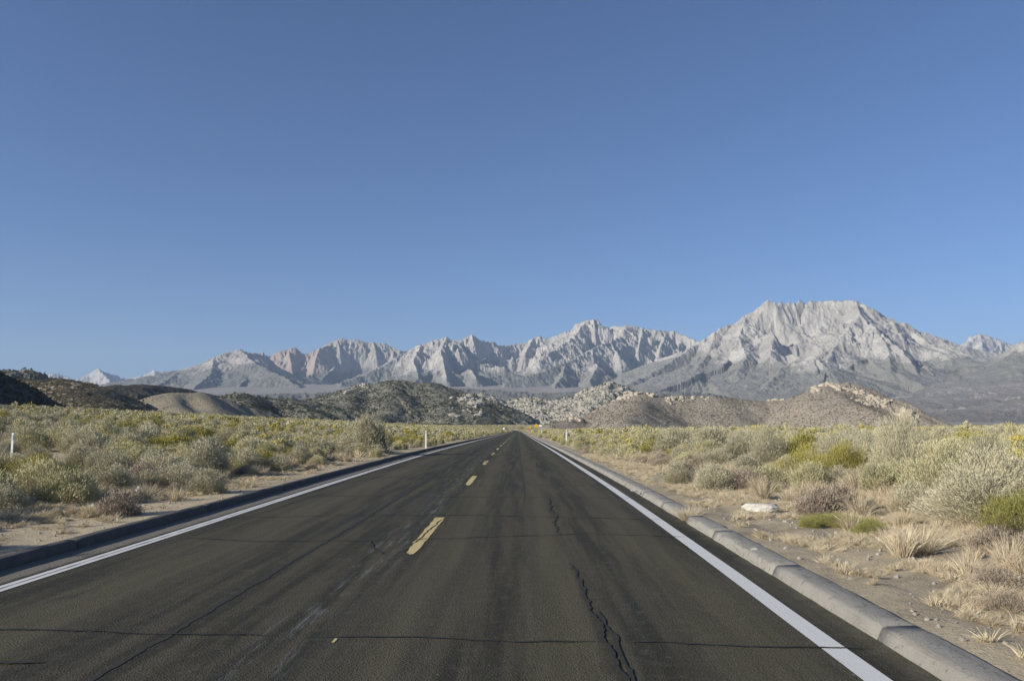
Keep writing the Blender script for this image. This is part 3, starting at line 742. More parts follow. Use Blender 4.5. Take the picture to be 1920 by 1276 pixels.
r_bare = hill([[(262, 764, 1.42), (298, 742, 1.45), (335, 736, 1.47), (372, 738, 1.48), (417, 747, 1.5), (470, 765, 1.5)], [(318, 738, 1.46), (330, 758, 1.36), (360, 780, 1.27)], [(372, 738, 1.48), (400, 765, 1.36)]],
     230, 520, 1.15, 1.8, 360, 140, M_H4, 'bare tan dome hill crossed by a band of shadow', s0=.62, s1=.4, rnd=20, rib=2, iso=.8, r1=60, seed=10)
r_shrub = hill([[(345, 778, 1.95), (400, 752, 2.05), (450, 738, 2.1), (492, 746, 2.1), (560, 752, 2.1), (603, 757, 2.1), (640, 772, 2.0), (668, 788, 1.95)], [(450, 738, 2.1), (470, 765, 1.85), (480, 788, 1.7)], [(545, 751, 2.1), (585, 770, 1.9), (610, 788, 1.75)], [(400, 752, 2.05), (380, 770, 1.85)]],
     300, 740, 1.55, 2.5, 460, 170, M_H6, 'shrubby hill with blue shaded gullies left of centre', s0=.5, s1=.36, rnd=25, rib=9, iso=3, seed=11)
r_forest = hill([[(560, 778, 2.7), (612, 757, 2.8), (652, 735, 2.85), (682, 721, 2.9), (738, 715, 2.9), (800, 718, 2.85), (832, 728, 2.8), (862, 737, 2.75), (905, 752, 2.65), (950, 778, 2.5)], [(738, 715, 2.9), (742, 745, 2.6), (720, 785, 2.35)], [(812, 722, 2.85), (835, 752, 2.55), (850, 788, 2.3)], [(672, 726, 2.87), (650, 765, 2.5)], [(865, 738, 2.75), (892, 760, 2.5), (900, 785, 2.3)]],
     520, 1010, 2.15, 3.3, 560, 190, M_H6, 'dark tree covered hill rising left of the road end', s0=.5, s1=.36, rnd=40, rib=14, ribw=120, iso=5, isow=220, seed=12)
M_H7 = mat_hill('boulder_hill', (.38, .35, .28), (.50, .46, .38), (.14, .145, .10), .48, .05)
r_bould = hill([[(830, 752, 3.4), (880, 742, 3.4), (905, 739, 3.4), (950, 752, 3.4), (985, 746, 3.4), (1040, 752, 3.3), (1085, 745, 3.2), (1120, 735, 3.1), (1146, 720, 3.05), (1165, 728, 3.0), (1190, 745, 3.0), (1230, 770, 2.9)], [(905, 739, 3.4), (940, 765, 2.9), (960, 787, 2.6)], [(985, 746, 3.4), (1015, 768, 2.9), (1020, 788, 2.6)], [(1146, 720, 3.05), (1120, 755, 2.75), (1100, 785, 2.45)], [(880, 742, 3.4), (888, 768, 2.9)], [(1060, 750, 3.2), (1065, 775, 2.7)]],
     800, 1290, 2.3, 3.9, 560, 190, M_H7, 'boulder strewn grey hills at the end of the road', s0=.5, s1=.33, rnd=25, rib=16, ribw=110, iso=9, isow=170, seed=13)
r_right = hill([[(1030, 797, .92), (1085, 782, .98), (1125, 772, 1.0), (1160, 750, 1.03), (1185, 740, 1.05), (1215, 741, 1.05), (1255, 745, 1.06), (1330, 742, 1.08), (1368, 746, 1.1), (1430, 752, 1.12), (1475, 749, 1.12), (1515, 738, 1.12), (1545, 724, 1.12), (1572, 719, 1.13), (1590, 716, 1.14), (1618, 728, 1.12), (1660, 746, 1.1), (1700, 766, 1.07), (1760, 799, 1.03), (1800, 815, 1.0)], [(1545, 724, 1.12), (1590, 752, 1.02), (1650, 775, .95), (1690, 795, .9)], [(1200, 740, 1.05), (1190, 765, .95), (1170, 785, .88)]],
     990, 1840, .72, 1.5, 800, 200, M_H8, 'long grey brown hill with rock outcrops right of the road', s0=.64, s1=.52, s2=.42, r1=100, rnd=14, rib=1.5, ribw=60, iso=.7, isow=110, seed=16)

# ------------------------------------------------------------------ rocks
def rock_mesh(name, seed, mat, sub=3, flat=(1, 1, .75), cuts=9, rough=.12):
    bm = bmesh.new(); bmesh.ops.create_icosphere(bm, subdivisions=sub, radius=1)
    rr = np.random.default_rng(seed); co = np.array([v.co[:] for v in bm.verts])
    for _ in range(cuts):
        n = rr.normal(size=3); n /= np.linalg.norm(n); d = rr.uniform(.55, .85)
        over = np.clip(co @ n - d, 0, None); co -= over[:, None] * n[None, :] * .92
    f = 1 + rough * fbm(co[:, 0] * 2 + seed, co[:, 1] * 2 + co[:, 2] * 1.7, 3, seed)
    co = co * f[:, None] * np.array(flat)
    for v, c in zip(bm.verts, co): v.co = c
    me = bpy.data.meshes.new(name); bm.to_mesh(me); bm.free(); me.materials.append(mat)
    return me

# ------------------------------------------------------------------ plants
def quads_from(base, dirn, length, width, rr, curl=0.0, spindle=False):
    """one thin leaf per row: base point, unit direction"""
    n = len(base); up = rr.normal(size=(n, 3)); side = np.cross(dirn, up); side /= np.linalg.norm(side, axis=1)[:, None] + 1e-9
    L = length[:, None]; w_ = width[:, None] / 2
    if not spindle:
        a = base - side * w_ * .6; b_ = base + side * w_ * .6
        c = base + dirn * L + side * w_ * .35; d = base + dirn * L - side * w_ * .35
        v = np.stack([a, b_, c, d], 1).reshape(-1, 3)
        return v, np.arange(n * 4).reshape(-1, 4)
    mid = base + dirn * L * .5
    v = np.stack([base, mid + side * w_, base + dirn * L, mid - side * w_], 1).reshape(-1, 3)
    return v, np.arange(n * 4).reshape(-1, 4)

def unit(v): return v / (np.linalg.norm(v, axis=-1)[..., None] + 1e-9)

def crown_tips(rr, n, rx, rz, lumps=6, up=.55):
    d = unit(rr.normal(size=(n, 3))); d[:, 2] = np.abs(d[:, 2]) * 1.1 - .12; d = unit(d)
    lc = unit(rr.normal(size=(lumps, 3)) + np.array([0, 0, .4])); lump = np.max(np.clip(d @ lc.T, 0, 1) ** 5, axis=1)
    r = (.52 + .50 * lump) * (1 - .5 * rr.random(n) ** 3)
    p = d * r[:, None] * np.array([rx, rx, rz]); p[:, 2] += rz * .08
    p[:, 2] = np.abs(p[:, 2])
    return p, d

def branches(rr, tips, n, rad, mat, name='stem', base_r=.05):
    """a few bent tapering limbs from the root to points of the crown"""
    V = []; Q = []; o = 0
    idx = rr.choice(len(tips), n, replace=False)
    for i in idx:
        t = tips[i] * .93; b0 = np.array([rr.normal() * base_r, rr.normal() * base_r, -.06])
        mid = b0 * .5 + t * .5 + np.array([rr.normal() * .06, rr.normal() * .06, -.04 + rr.normal() * .05]) * max(.4, np.linalg.norm(t))
        path = np.array([b0, b0 * .3 + mid * .7 , mid * .5 + t * .5 + rr.normal(size=3) * .02, t])
        rads = np.array([1, .7, .45, .18]) * rad * rr.uniform(.6, 1.2)
        for p, r_ in zip(path, rads):
            for k in range(4):
                a = k * math.pi / 2; V.append(p + np.array([math.cos(a) * r_, math.sin(a) * r_, 0]))
        for s_ in range(3):
            for k in range(4): Q.append([o + s_ * 4 + k, o + s_ * 4 + (k + 1) % 4, o + (s_ + 1) * 4 + (k + 1) % 4, o + (s_ + 1) * 4 + k])
        o += 16
    return mesh_from(name, V, Q, [mat], True)

def bush_leaves(seed, n_clump, per, rx, rz, ll, lw, spread=.09, outw=.6, upw=.6, lumps=6):
    rr = np.random.default_rng(seed)
    tips, d = crown_tips(rr, n_clump, rx, rz, lumps)
    base = np.repeat(tips, per, 0) + rr.normal(size=(n_clump * per, 3)) * spread * np.array([1, 1, .8])
    base[:, 2] = np.abs(base[:, 2])
    dn = unit(np.repeat(d, per, 0) * outw + np.array([0, 0, upw]) + rr.normal(size=base.shape) * .42)
    L = ll * rr.uniform(.6, 1.4, len(base)); w_ = lw * rr.uniform(.7, 1.3, len(base))
    v, q = quads_from(base, dn, L, w_, rr, spindle=True)
    return rr, tips, v, q

PROTO = {}
def add_proto(kind, lod, parts, size):
    PROTO.setdefault((kind, lod), []).append((parts, size))
LODS = {-1: (330, 60, .052, .0058), 0: (175, 68, .070, .0105), 1: (130, 44, .072, .018), 2: (34, 10, .26, .085)}
def shrub_proto(kind, seed, lod, leafmat, rx, rz, upw=.5, outw=.8, flower=None, lumps=6, k=1.0):
    nc, per, ll, lw = LODS[lod]
    nc = int(nc * k)
    rr, tips, v, q = bush_leaves(seed, nc, per, rx, rz, ll, lw, spread=.075 if lod < 2 else .12, upw=upw, outw=outw, lumps=lumps)
    parts = [('foliage', mesh_from('foliage', v, q, [leafmat]))]
    if flower:
        top = tips[(tips[:, 2] > rz * .42)]
        m = max(6, int(len(top) * .8)); ii = rr.choice(len(top), m)
        pf = {-1: 40, 0: 20, 1: 7, 2: 4}[lod]
        fb = np.repeat(top[ii] * 1.05, pf, 0) + rr.normal(size=(m * pf, 3)) * [.055, .055, .02] + np.array([0, 0, .05])
        dn = unit(rr.normal(size=fb.shape) + np.array([0, 0, 1.0]))
        s_ = {-1: .018, 0: .026, 1: .06, 2: .15}[lod]
        fv, fq = quads_from(fb, dn, s_ * rr.uniform(.7, 1.3, len(fb)), s_ * .8 * np.ones(len(fb)), rr, spindle=True)
        parts.append(('flower_heads', mesh_from('flower_heads', fv, fq, [flower])))
    if lod < 2:
        parts.append(('branches', branches(rr, tips, {-1: 80, 0: 44}.get(lod, 22), .011 if lod < 0 else .014, M_BARK, 'branches')))
    add_proto(kind, lod, parts, rz)
def tuft_proto(seed, lod, mat=None, h=.42, n=None, kind='grass', spread=.10):
    rr = np.random.default_rng(seed); n = n or {-1: 420, 0: 260, 1: 70, 2: 22}[lod]
    wd = {-1: .004, 0: .0055, 1: .014, 2: .045}[lod]
    a = rr.uniform(0, 2 * math.pi, n); r = np.sqrt(rr.random(n)) * spread
    b0 = np.stack([np.cos(a) * r, np.sin(a) * r, np.zeros(n)], 1)
    lean = rr.uniform(.05, .75, n); d = unit(np.stack([np.cos(a) * lean, np.sin(a) * lean, np.ones(n)], 1) + rr.normal(size=(n, 3)) * .15)
    L = h * rr.uniform(.5, 1.15, n)
    mid = b0 + d * L[:, None] * .55; tip = mid + unit(d + np.stack([np.cos(a), np.sin(a), -.6 * np.ones(n)], 1) * .55 * lean[:, None]) * L[:, None] * .5
    side = unit(np.cross(d, rr.normal(size=(n, 3)))) * wd / 2
    v = np.stack([b0 - side, b0 + side, mid + side, mid - side, tip + side * .3, tip - side * .3], 1).reshape(-1, 3)
    k = np.arange(n)[:, None] * 6
    q = np.concatenate([k + np.array([[0, 1, 2, 3]]), k + np.array([[3, 2, 4, 5]])])
    add_proto(kind, lod, [('blades', mesh_from('blades', v, q, [mat or M_STRAW]))], h)

for lod in (-1, 0, 1, 2):
    nv = 4 if lod < 2 else 3
    for i in range(nv):
        shrub_proto('sagebrush', 100 + i, lod, M_SAGE, .52 + .06 * i, .66 + .08 * (i % 2), upw=.55, outw=.9, lumps=6 + 2 * i)
    for i in range(2):
        shrub_proto('pale_shrub', 140 + i, lod, M_SAGEY, .58, .66 + .1 * i, upw=.8, outw=.6, lumps=6)
        shrub_proto('rabbitbrush', 200 + i, lod, M_RAB, .52, .62 + .06 * i, upw=1.2, outw=.4, flower=M_FLOW, lumps=7)
        shrub_proto('olive_shrub', 300 + i, lod, M_OLIVE, .62, .55 + .1 * i, upw=.9, outw=.5, lumps=9)
        shrub_proto('dry_shrub', 330 + i, lod, M_DRY, .45, .45, upw=.7, outw=.6, lumps=6, k=.5)
        tuft_proto(400 + i, lod)

KIND = {  # name, category, plural group word, description
    'sagebrush': ('sagebrush', 'shrub', 'silvery grey sagebrush'),
    'pale_shrub': ('desert_shrub', 'shrub', 'pale yellow-green desert shrub'),
    'rabbitbrush': ('rabbitbrush', 'shrub', 'yellow flowering rabbitbrush'),
    'olive_shrub': ('olive_shrub', 'shrub', 'olive green low shrub'),
    'dry_shrub': ('dry_shrub', 'shrub', 'small dry brown shrub'),
    'grass': ('grass_tuft', 'grass tuft', 'straw coloured dry grass tuft'),
}
proto_cache = {}
def place_plant(kind, lod, var, loc, rz, s, label, group=None, name=None, cat=None, sv=None):
    parts, size = PROTO[(kind, lod)][var % len(PROTO[(kind, lod)])]
    nm, ct, _ = KIND[kind]
    if len(parts) == 1:
        root = bpy.data.objects.new(name or nm, parts[0][1]); COL.objects.link(root)
    else:
        root = empty(name or nm)
        for pn_, me in parts:
            c = bpy.data.objects.new(pn_, me); COL.objects.link(c); c.parent = root
    root.location = loc; root.rotation_euler = (R.uniform(-.06, .06), R.uniform(-.06, .06), rz)
    root.scale = sv if sv else (s, s, s)
    tag(root, label, cat or ct, group)
    return root

# --- candidates over the plain
cand = []   # kind, x, y, scale, seedvar
half = math.radians(37)
def ring(r0, r1, sp, half=half):
    n = int((r1 * r1 - r0 * r0) * half / (sp * sp))
    k = np.arange(n); r = np.sqrt(r0 * r0 + (r1 * r1 - r0 * r0) * rng.random(n)); a = rng.uniform(-half, half, n) - YAW
    return np.stack([r * np.sin(a), r * np.cos(a)], 1)
heroes_xy = []
def thin(p, s):                                   # drop points closer than s to one already kept
    seen = {}; keep = []
    for i, (x, y) in enumerate(p):
        kx, ky = int(x // s), int(y // s); ok = True
        for dx in (-1, 0, 1):
            for dy in (-1, 0, 1):
                for j in seen.get((kx + dx, ky + dy), ()):
                    if (p[j][0] - x) ** 2 + (p[j][1] - y) ** 2 < s * s: ok = False; break
                if not ok: break
            if not ok: break
        if ok: seen.setdefault((kx, ky), []).append(i); keep.append(i)
    return p[keep]
extra = ring(4, 38, .62, math.radians(80)); extra = extra[np.abs(np.arctan2(extra[:, 0], extra[:, 1])) > half]
pts = np.concatenate([thin(extra, .85), thin(ring(3, 70, .55), .82), thin(ring(70, 160, .9), 1.0), ring(160, 330, 1.7), ring(330, 950, 3.6), ring(950, 2000, 8.0)])
px_, py_ = pts[:, 0], pts[:, 1]; uu = px_ - XC(py_); dist = np.hypot(px_, py_)
edgeR = np.interp(py_, [0, 14, 22, 30, 40, 60], [7.4, 6.9, 6.3, 5.0, 3.9, 3.5]) + .35 * pn(py_ * .5, py_ * 0, 3)
edgeL = -np.interp(py_, [0, 16, 30, 38, 60], [8.3, 8.3, 8.4, 7.0, 6.5]) - .35 * pn(py_ * .5, py_ * 0 + 4, 3)
dens = fbm(px_ * .12, py_ * .12, 3, 60)
inside = (uu > edgeR) | (uu < edgeL)
rnd = rng.random(len(pts))
cover = np.where(uu > 0, np.where(dist < 30, .46, .50), np.where(dist < 30, .55, .52)) + .30 * dens
keep = inside & (rnd < cover)
# keep away from the road where it bends off
keep &= ~((uu > KL - .5) & (uu < KR + .5))
kind_n = fbm(px_ * .05, py_ * .05, 2, 90); r2 = rng.random(len(pts)); r3 = rng.random(len(pts))
nearL = np.clip(1 - (edgeL - uu) / 3.0, 0, 1) * (uu < edgeL); nearR = np.clip(1 - (uu - edgeR) / 3.5, 0, 1) * (uu > edgeR)
rabp = np.where(py_ > 28, .10 + .75 * np.maximum(nearL, nearR) , .07) + .12 * np.clip(kind_n, 0, 1)
for i in np.nonzero(keep)[0]:
    if r2[i] < rabp[i]: k = 'rabbitbrush'; s = .75 + .45 * r3[i]
    elif r2[i] > .91 and dist[i] > (16 if uu[i] < 0 else 24): k = 'olive_shrub'; s = .7 + .6 * r3[i]
    elif r2[i] > .86 and dist[i] < 300: k = 'grass'; s = .8 + .9 * r3[i]
    elif r2[i] > .80: k = 'dry_shrub'; s = .6 + .6 * r3[i]
    elif r2[i] > .52: k = 'pale_shrub'; s = .6 + .55 * r3[i]
    else: k = 'sagebrush'; s = .5 + .75 * r3[i] ** 1.8
    if dist[i] > 330: s *= 1.5
    if dist[i] > 950: s *= 1.6
    if py_[i] > 28 and max(nearL[i], nearR[i]) > .6: s *= .72
    cand.append((k, px_[i], py_[i], s))
# straw tufts and small plants on the bare verges
for _ in range(1500):
    r_ = R.uniform(5, 45); side = R.random() < .72
    yv = r_; e = float(np.interp(yv, [0, 14, 22, 30, 40, 60], [7.4, 6.9, 6.3, 5.0, 3.9, 3.5])) if side else float(np.interp(yv, [0, 16, 30, 38, 60], [8.3, 8.3, 8.4, 7.0, 6.5]))
    lo = 3.7 if side else 6.3
    t = R.random() ** .55; uo = lo + (e + .8 - lo) * t
    if R.random() > .25 + .75 * t: continue
    u_ = uo if side else -uo
    cand.append((('grass' if R.random() < .8 else R.choice(['dry_shrub', 'sagebrush', 'pale_shrub', 'dry_shrub'])), float(u_ + XC(yv)), yv, (R.uniform(.35, .95) if R.random() < .7 else R.uniform(.2, .4))))
# heroes: (kind, px, d, scale(s), label, ...) positions read off the photograph's ground line
def xy(px, d):
    a = cam_dir(px, 792); return a[0] / a[1] * d, d
heroes = [
    ('sagebrush', 1683, 17.6, (.85, .85, 2.1), 'tall tree-like grey sagebrush standing above the others on the right', 'tall_sagebrush', 2),
    ('olive_shrub', 1500, 18.9, (1.25, 1.0, 1.35), 'wide olive green bush left of the tall grey sagebrush', None, 0),
    ('olive_shrub', 1575, 19.4, (1.0, 1.0, 1.15), 'lower right half of the wide olive bush pair beside the tall sagebrush', None, 1),
    ('sagebrush', 1845, 11.6, (1.6, 1.6, 1.22), 'largest grey sagebrush, at the right edge behind bleached branches', None, 3),
    ('pale_shrub', 1758, 14.0, (1.45, 1.4, 1.3), 'big yellow-green shrub between the tall sagebrush and the largest sagebrush', None, 1),
    ('olive_shrub', 1925, 10.6, (1.0, 1.0, .95), 'bright green bush cut by the right edge of the photo', 'green_shrub', 0),
    ('rabbitbrush', 1950, 13.2, (1.2, 1.2, 1.35), 'tall yellow topped bush at the right edge behind the green bush', None, 1),
    ('sagebrush', 1440, 24.5, (1.5, 1.4, 1.6), 'tall feathery grey shrub behind the wide olive bush', None, 0),
    ('sagebrush', 1385, 26, (1.5, 1.5, 1.55), 'broad silver shrub left of the tall feathery one', None, 1),
    ('sagebrush', 1590, 22, (1.5, 1.5, 1.45), 'silver shrub behind the wide olive bush', None, 2),
    ('sagebrush', 1630, 20.5, (1.2, 1.2, 1.3), 'silver shrub just left of the tall tree-like sagebrush', None, 0),
    ('pale_shrub', 1210, 41, (2.0, 1.6, 2.0), 'large pale green shrub right of the tall marker post', None, 0),
    ('sagebrush', 1270, 33, (1.7, 1.6, 1.5), 'wide silver shrub near the short white stake', None, 1),
    ('sagebrush', 1330, 31, (1.5, 1.6, 1.4), 'silver shrub right of the wide one near the stake', None, 3),
    ('sagebrush', 697, 41, (2.0, 1.9, 2.55), 'large round grey-brown bush standing tallest left of the road', 'large_sagebrush', 1),
    ('sagebrush', 672, 44, (1.6, 1.6, 1.6), 'grey bush leaning against the tallest round bush on the left', None, 2),
    ('olive_shrub', 72, 18.5, (1.35, 1.1, .95), 'dark olive bush at the far left edge in the scrub', None, 0),
    ('olive_shrub', 248, 24, (1.7, 1.3, .95), 'broad mustard-olive bush in the middle of the left scrub', None, 1),
    ('olive_shrub', 128, 15.2, (.75, .75, .95), 'small bright green bush above the pale stones on the left', 'green_shrub', 1),
    ('rabbitbrush', 1088, 50, (1.15, 1.15, 1.25), 'bright yellow rabbitbrush at the foot of the tall marker post', None, 0),
    ('rabbitbrush', 1150, 37, (1.2, 1.1, 1.0), 'low golden rabbitbrush beside the right kerb', None, 1),
    ('rabbitbrush', 708, 36, (.62, .62, .62), 'small bright yellow rabbitbrush below the tallest round bush', None, 0),
    ('grass', 1262, 13.25, (1.0, 1.0, .55), 'dry grass tuft growing in the gap of the right kerb', None, 0),
    ('grass', 1604, 16.2, (1.3, 1.3, 1.25), 'tall straw tuft below the wide olive bush', None, 1),
    ('grass', 1283, 21.5, (1.3, 1.3, 1.0), 'pair of straw tufts on the gravel behind the right kerb', None, 0),
    ('olive_shrub', 1565, 12.1, (.78, .6, .34), 'low green mat plant on the right verge below the white rock', 'green_mat_plant', 0),
    ('olive_shrub', 1620, 11.3, (.48, .42, .30), 'olive mat plant just right of the low green mat', 'green_mat_plant', 1),
    ('olive_shrub', 1507, 11.9, (.30, .3, .26), 'smallest olive mat plant left of the low green mat', 'green_mat_plant', 0),
    ('grass', 1715, 9.6, (1.2, 1.2, .8), 'flattened straw tuft on the bare slope near the right kerb', None, 1),
    ('dry_shrub', 1852, 7.6, (.6, .6, .5), 'small grey-brown shrub low at the right edge among pale grass', None, 0),
    ('dry_shrub', 1860, 6.7, (.42, .42, .36), 'lowest dark twiggy plant near the lower right corner', None, 1),
]
hero_pts = []
for (k, px, d, sv, lab, nm, var) in heroes:
    x, y = xy(px, d); hero_pts.append((x, y, max(sv[0], sv[1]) * .26))
    mat_swap = nm in ('green_shrub', 'green_mat_plant')
    o = place_plant(k, -1 if d < 27 else 0, var, (x, y, float(ground_z(x, y)) - .02), R.uniform(0, 6), 1, lab, None, nm, None, sv)
    if mat_swap:
        for c in (list(o.children) or [o]):
            if c.name.startswith('foliage'):
                c.data = c.data.copy(); c.data.materials[0] = M_GREEN
    if lab.startswith('dry grass tuft growing'): o.location = (XC(13.25) + 2.66, 13.25, .01)
cand = [c for c in cand if all((c[1] - h[0]) ** 2 + (c[2] - h[1]) ** 2 > h[2] ** 2 for h in hero_pts)]

# screen size of each, then the 300 largest of a kind in view as individuals
def project(x, y, z):
    v = cam.matrix_basis.inverted() @ Vector((x, y, z)) if False else None
bycy, bysy = math.cos(YAW), math.sin(YAW)
def in_view(x, y, m=60):
    xr = bycy * x + bysy * y; yr = -bysy * x + bycy * y
    if yr < .5: return False
    px = W0 / 2 + FPX * xr / (yr * math.cos(PITCH)); return -m < px < W0 + m
ind = {k: [] for k in KIND}; rest = []
byk = {k: [] for k in KIND}
for c in cand:
    d = math.hypot(c[1], c[2]); byk[c[0]].append((c[3] / d if in_view(c[1], c[2]) else 0, c))
LIMIT = {'sagebrush': 290, 'pale_shrub': 160, 'rabbitbrush': 150, 'olive_shrub': 70, 'dry_shrub': 90, 'grass': 240}
for k, l in byk.items():
    l.sort(key=lambda t: -t[0])
    ind[k] = [c for s, c in l[:LIMIT[k]] if s > 0]; rest += [c for s, c in l[len(ind[k]):]]
def zone(x, y):
    u = x - float(XC(y)); d = math.hypot(x, y)
    if u < 0:
        if u > -8.6 and d < 45: return 'on the gravel verge behind the left kerb'
        if d < 14: return 'at the lower left edge of the scrub nearest the camera'
        if d < 22: return 'in the near scrub on the left'
        if d < 34: return 'in the middle of the left scrub'
        return 'in the far scrub left of the road'
    if u < 5.5 and d < 24: return 'on the bare gravel verge behind the right kerb'
    if u < 5.2: return 'along the right kerb farther up the road'
    if d < 12: return 'on the slope at the lower right'
    if d < 22: return 'in the near scrub on the right'
    if d < 34: return 'in the middle of the right scrub'
    return 'in the far scrub right of the road'
for k, l in ind.items():
    for j, (kk, x, y, s) in enumerate(l):
        d = math.hypot(x, y); lod = 0 if d < 34 else 1
        z = zone(x, y); desc = KIND[k][2]
        place_plant(k, lod, R.randrange(9), (x, y, float(ground_z(x, y)) - .02), R.uniform(0, 6.28), s, f'{desc} {z}', f'{desc} plants {z}',
                    sv=(s * R.uniform(.85, 1.2), s * R.uniform(.85, 1.2), s * R.uniform(.85, 1.15)))

# --- scatter objects for what is left (geometry nodes, one object, kind stuff)
def join_proto(kind, lod, var):
    parts, size = PROTO[(kind, lod)][var]
    V = []; Q = []; mats = []; mi = []; o = 0
    for _, me in parts:
        n = len(me.vertices); a = np.empty(n * 3, np.float32); me.vertices.foreach_get('co', a)
        f = np.empty(len(me.loops), np.int32); me.loops.foreach_get('vertex_index', f)
        V.append(a.reshape(-1, 3)); Q.append(f.reshape(-1, 4) + o); o += n
        mi.append(np.full(len(me.polygons), len(mats), np.int32)); mats.append(me.materials[0])
    me = mesh_from(f'{kind}_clump', np.concatenate(V), np.concatenate(Q), mats)
    me.polygons.foreach_set('material_index', np.concatenate(mi)); return me

def scatter(name, sets, label, group=None, struct_kind='stuff', cat=None):
    """sets: list of (mesh, array rows x,y,z,rx,ry,rz,sx,sy,sz)"""
    allp = np.concatenate([s[1] for s in sets]); ids = np.concatenate([np.full(len(s[1]), i) for i, s in enumerate(sets)])
    me = bpy.data.meshes.new(name); me.vertices.add(len(allp)); me.vertices.foreach_set('co', allp[:, :3].astype(np.float32).ravel())
    for n_, sl_ in (('rot', slice(3, 6)), ('siz', slice(6, 9))):
        a = me.attributes.new(n_, 'FLOAT_VECTOR', 'POINT'); a.data.foreach_set('vector', allp[:, sl_].astype(np.float32).ravel())
    a = me.attributes.new('pick', 'INT', 'POINT'); a.data.foreach_set('value', ids.astype(np.int32))
    ng = bpy.data.node_groups.new(name, 'GeometryNodeTree')
    ng.interface.new_socket('Geometry', in_out='INPUT', socket_type='NodeSocketGeometry')
    ng.interface.new_socket('Geometry', in_out='OUTPUT', socket_type='NodeSocketGeometry')
    gi = ng.nodes.new('NodeGroupInput'); go = ng.nodes.new('NodeGroupOutput'); jn = ng.nodes.new('GeometryNodeJoinGeometry')
    def named(n_, t):
        q = ng.nodes.new('GeometryNodeInputNamedAttribute'); q.data_type = t; q.inputs[0].default_value = n_; return q.outputs[0]
    rot = named('rot', 'FLOAT_VECTOR'); siz = named('siz', 'FLOAT_VECTOR'); pick = named('pick', 'INT')
    for i, (sm, _) in enumerate(sets):
        src = bpy.data.objects.new(name + '_source', sm)
        oi = ng.nodes.new('GeometryNodeObjectInfo'); oi.inputs['Object'].default_value = src; oi.inputs['As Instance'].default_value = True
        cp = ng.nodes.new('FunctionNodeCompare'); cp.data_type = 'INT'; cp.operation = 'EQUAL'
        ng.links.new(pick, cp.inputs[2]); cp.inputs[3].default_value = i
        ip = ng.nodes.new('GeometryNodeInstanceOnPoints')
        ng.links.new(gi.outputs[0], ip.inputs['Points']); ng.links.new(cp.outputs[0], ip.inputs['Selection'])
        ng.links.new(oi.outputs['Geometry'], ip.inputs['Instance'])
        ng.links.new(rot, ip.inputs['Rotation']); ng.links.new(siz, ip.inputs['Scale'])
        ng.links.new(ip.outputs[0], jn.inputs[0])
    ng.links.new(jn.outputs[0], go.inputs[0])
    o = link(name, me); md = o.modifiers.new('scatter', 'NODES'); md.node_group = ng
    return tag(o, label, cat, group, struct_kind)

bins = {}
for (k, x, y, s) in rest:
    d = math.hypot(x, y); lod = 0 if d < 22 else (1 if d < 90 else 2)
    var = R.randrange(len(PROTO[(k, lod)]))
    bins.setdefault((k, lod, var), []).append((x, y, s))
sets = []
for key, l in bins.items():
    a = np.array(l); n = len(a); z = ground_z(a[:, 0], a[:, 1]) - .02
    s = a[:, 2]
    row = np.stack([a[:, 0], a[:, 1], z, rng.uniform(-.08, .08, n), rng.uniform(-.08, .08, n), rng.uniform(0, 6.28, n),
                    s * rng.uniform(.8, 1.25, n), s * rng.uniform(.8, 1.25, n), s * rng.uniform(.8, 1.15, n)], 1)
    sets.append((join_proto(*key), row))
scatter('desert_scrub', sets, 'dense mass of sagebrush and rabbitbrush covering the plain on both sides')

# pebbles and grit on the verges
pm = [rock_mesh('pebble', 500 + i, M_PEB, 1, (1, .8, .6), 4) for i in range(3)]
sets = []
for m_ in pm:
    n = 5500; d = 3.5 + 30 * rng.random(n) ** 1.5; sd = rng.random(n) < .6
    off = rng.random(n) ** .8
    u_ = np.where(sd, 3.0 + off * 5, -(6.0 + off * 3.5)); x = u_ + XC(d)
    s = .006 + .032 * rng.random(n) ** 8
    sets.append((m_, np.stack([x, d, ground_z(x, d) + s * .2, rng.uniform(0, 6, n), rng.uniform(0, 6, n), rng.uniform(0, 6, n), s, s, s], 1)))
scatter('gravel', sets, 'loose pebbles lying on both road verges')

tl = [(PROTO[('grass', 1)][i][0][0][1]) for i in range(2)] + [(PROTO[('grass', 0)][i][0][0][1]) for i in range(2)]
sets = []
for m_ in tl:
    n = 7000; d = 4 + 36 * rng.random(n) ** 1.2; sd = rng.random(n) < .7
    wd_ = np.interp(d, [0, 14, 22, 30, 45], [5.5, 4.6, 4.0, 2.6, 1.6]); off = rng.random(n) ** .7
    u_ = np.where(sd, 3.05 + off * wd_, -(6.1 + off * 3.5)); x = u_ + XC(d)
    ok = pn(x * .9, d * .9, 5) + off * .9 > .12; x, d = x[ok], d[ok]; n = len(x)
    s = rng.uniform(.08, .34, n)
    sets.append((m_, np.stack([x, d, ground_z(x, d) - .01, rng.uniform(-.5, .5, n), rng.uniform(-.5, .5, n), rng.uniform(0, 6, n), s * 1.3, s * 1.3, s * .6], 1)))
scatter('dry_grass', sets, 'short dry straw stubble growing through the gravel verges')

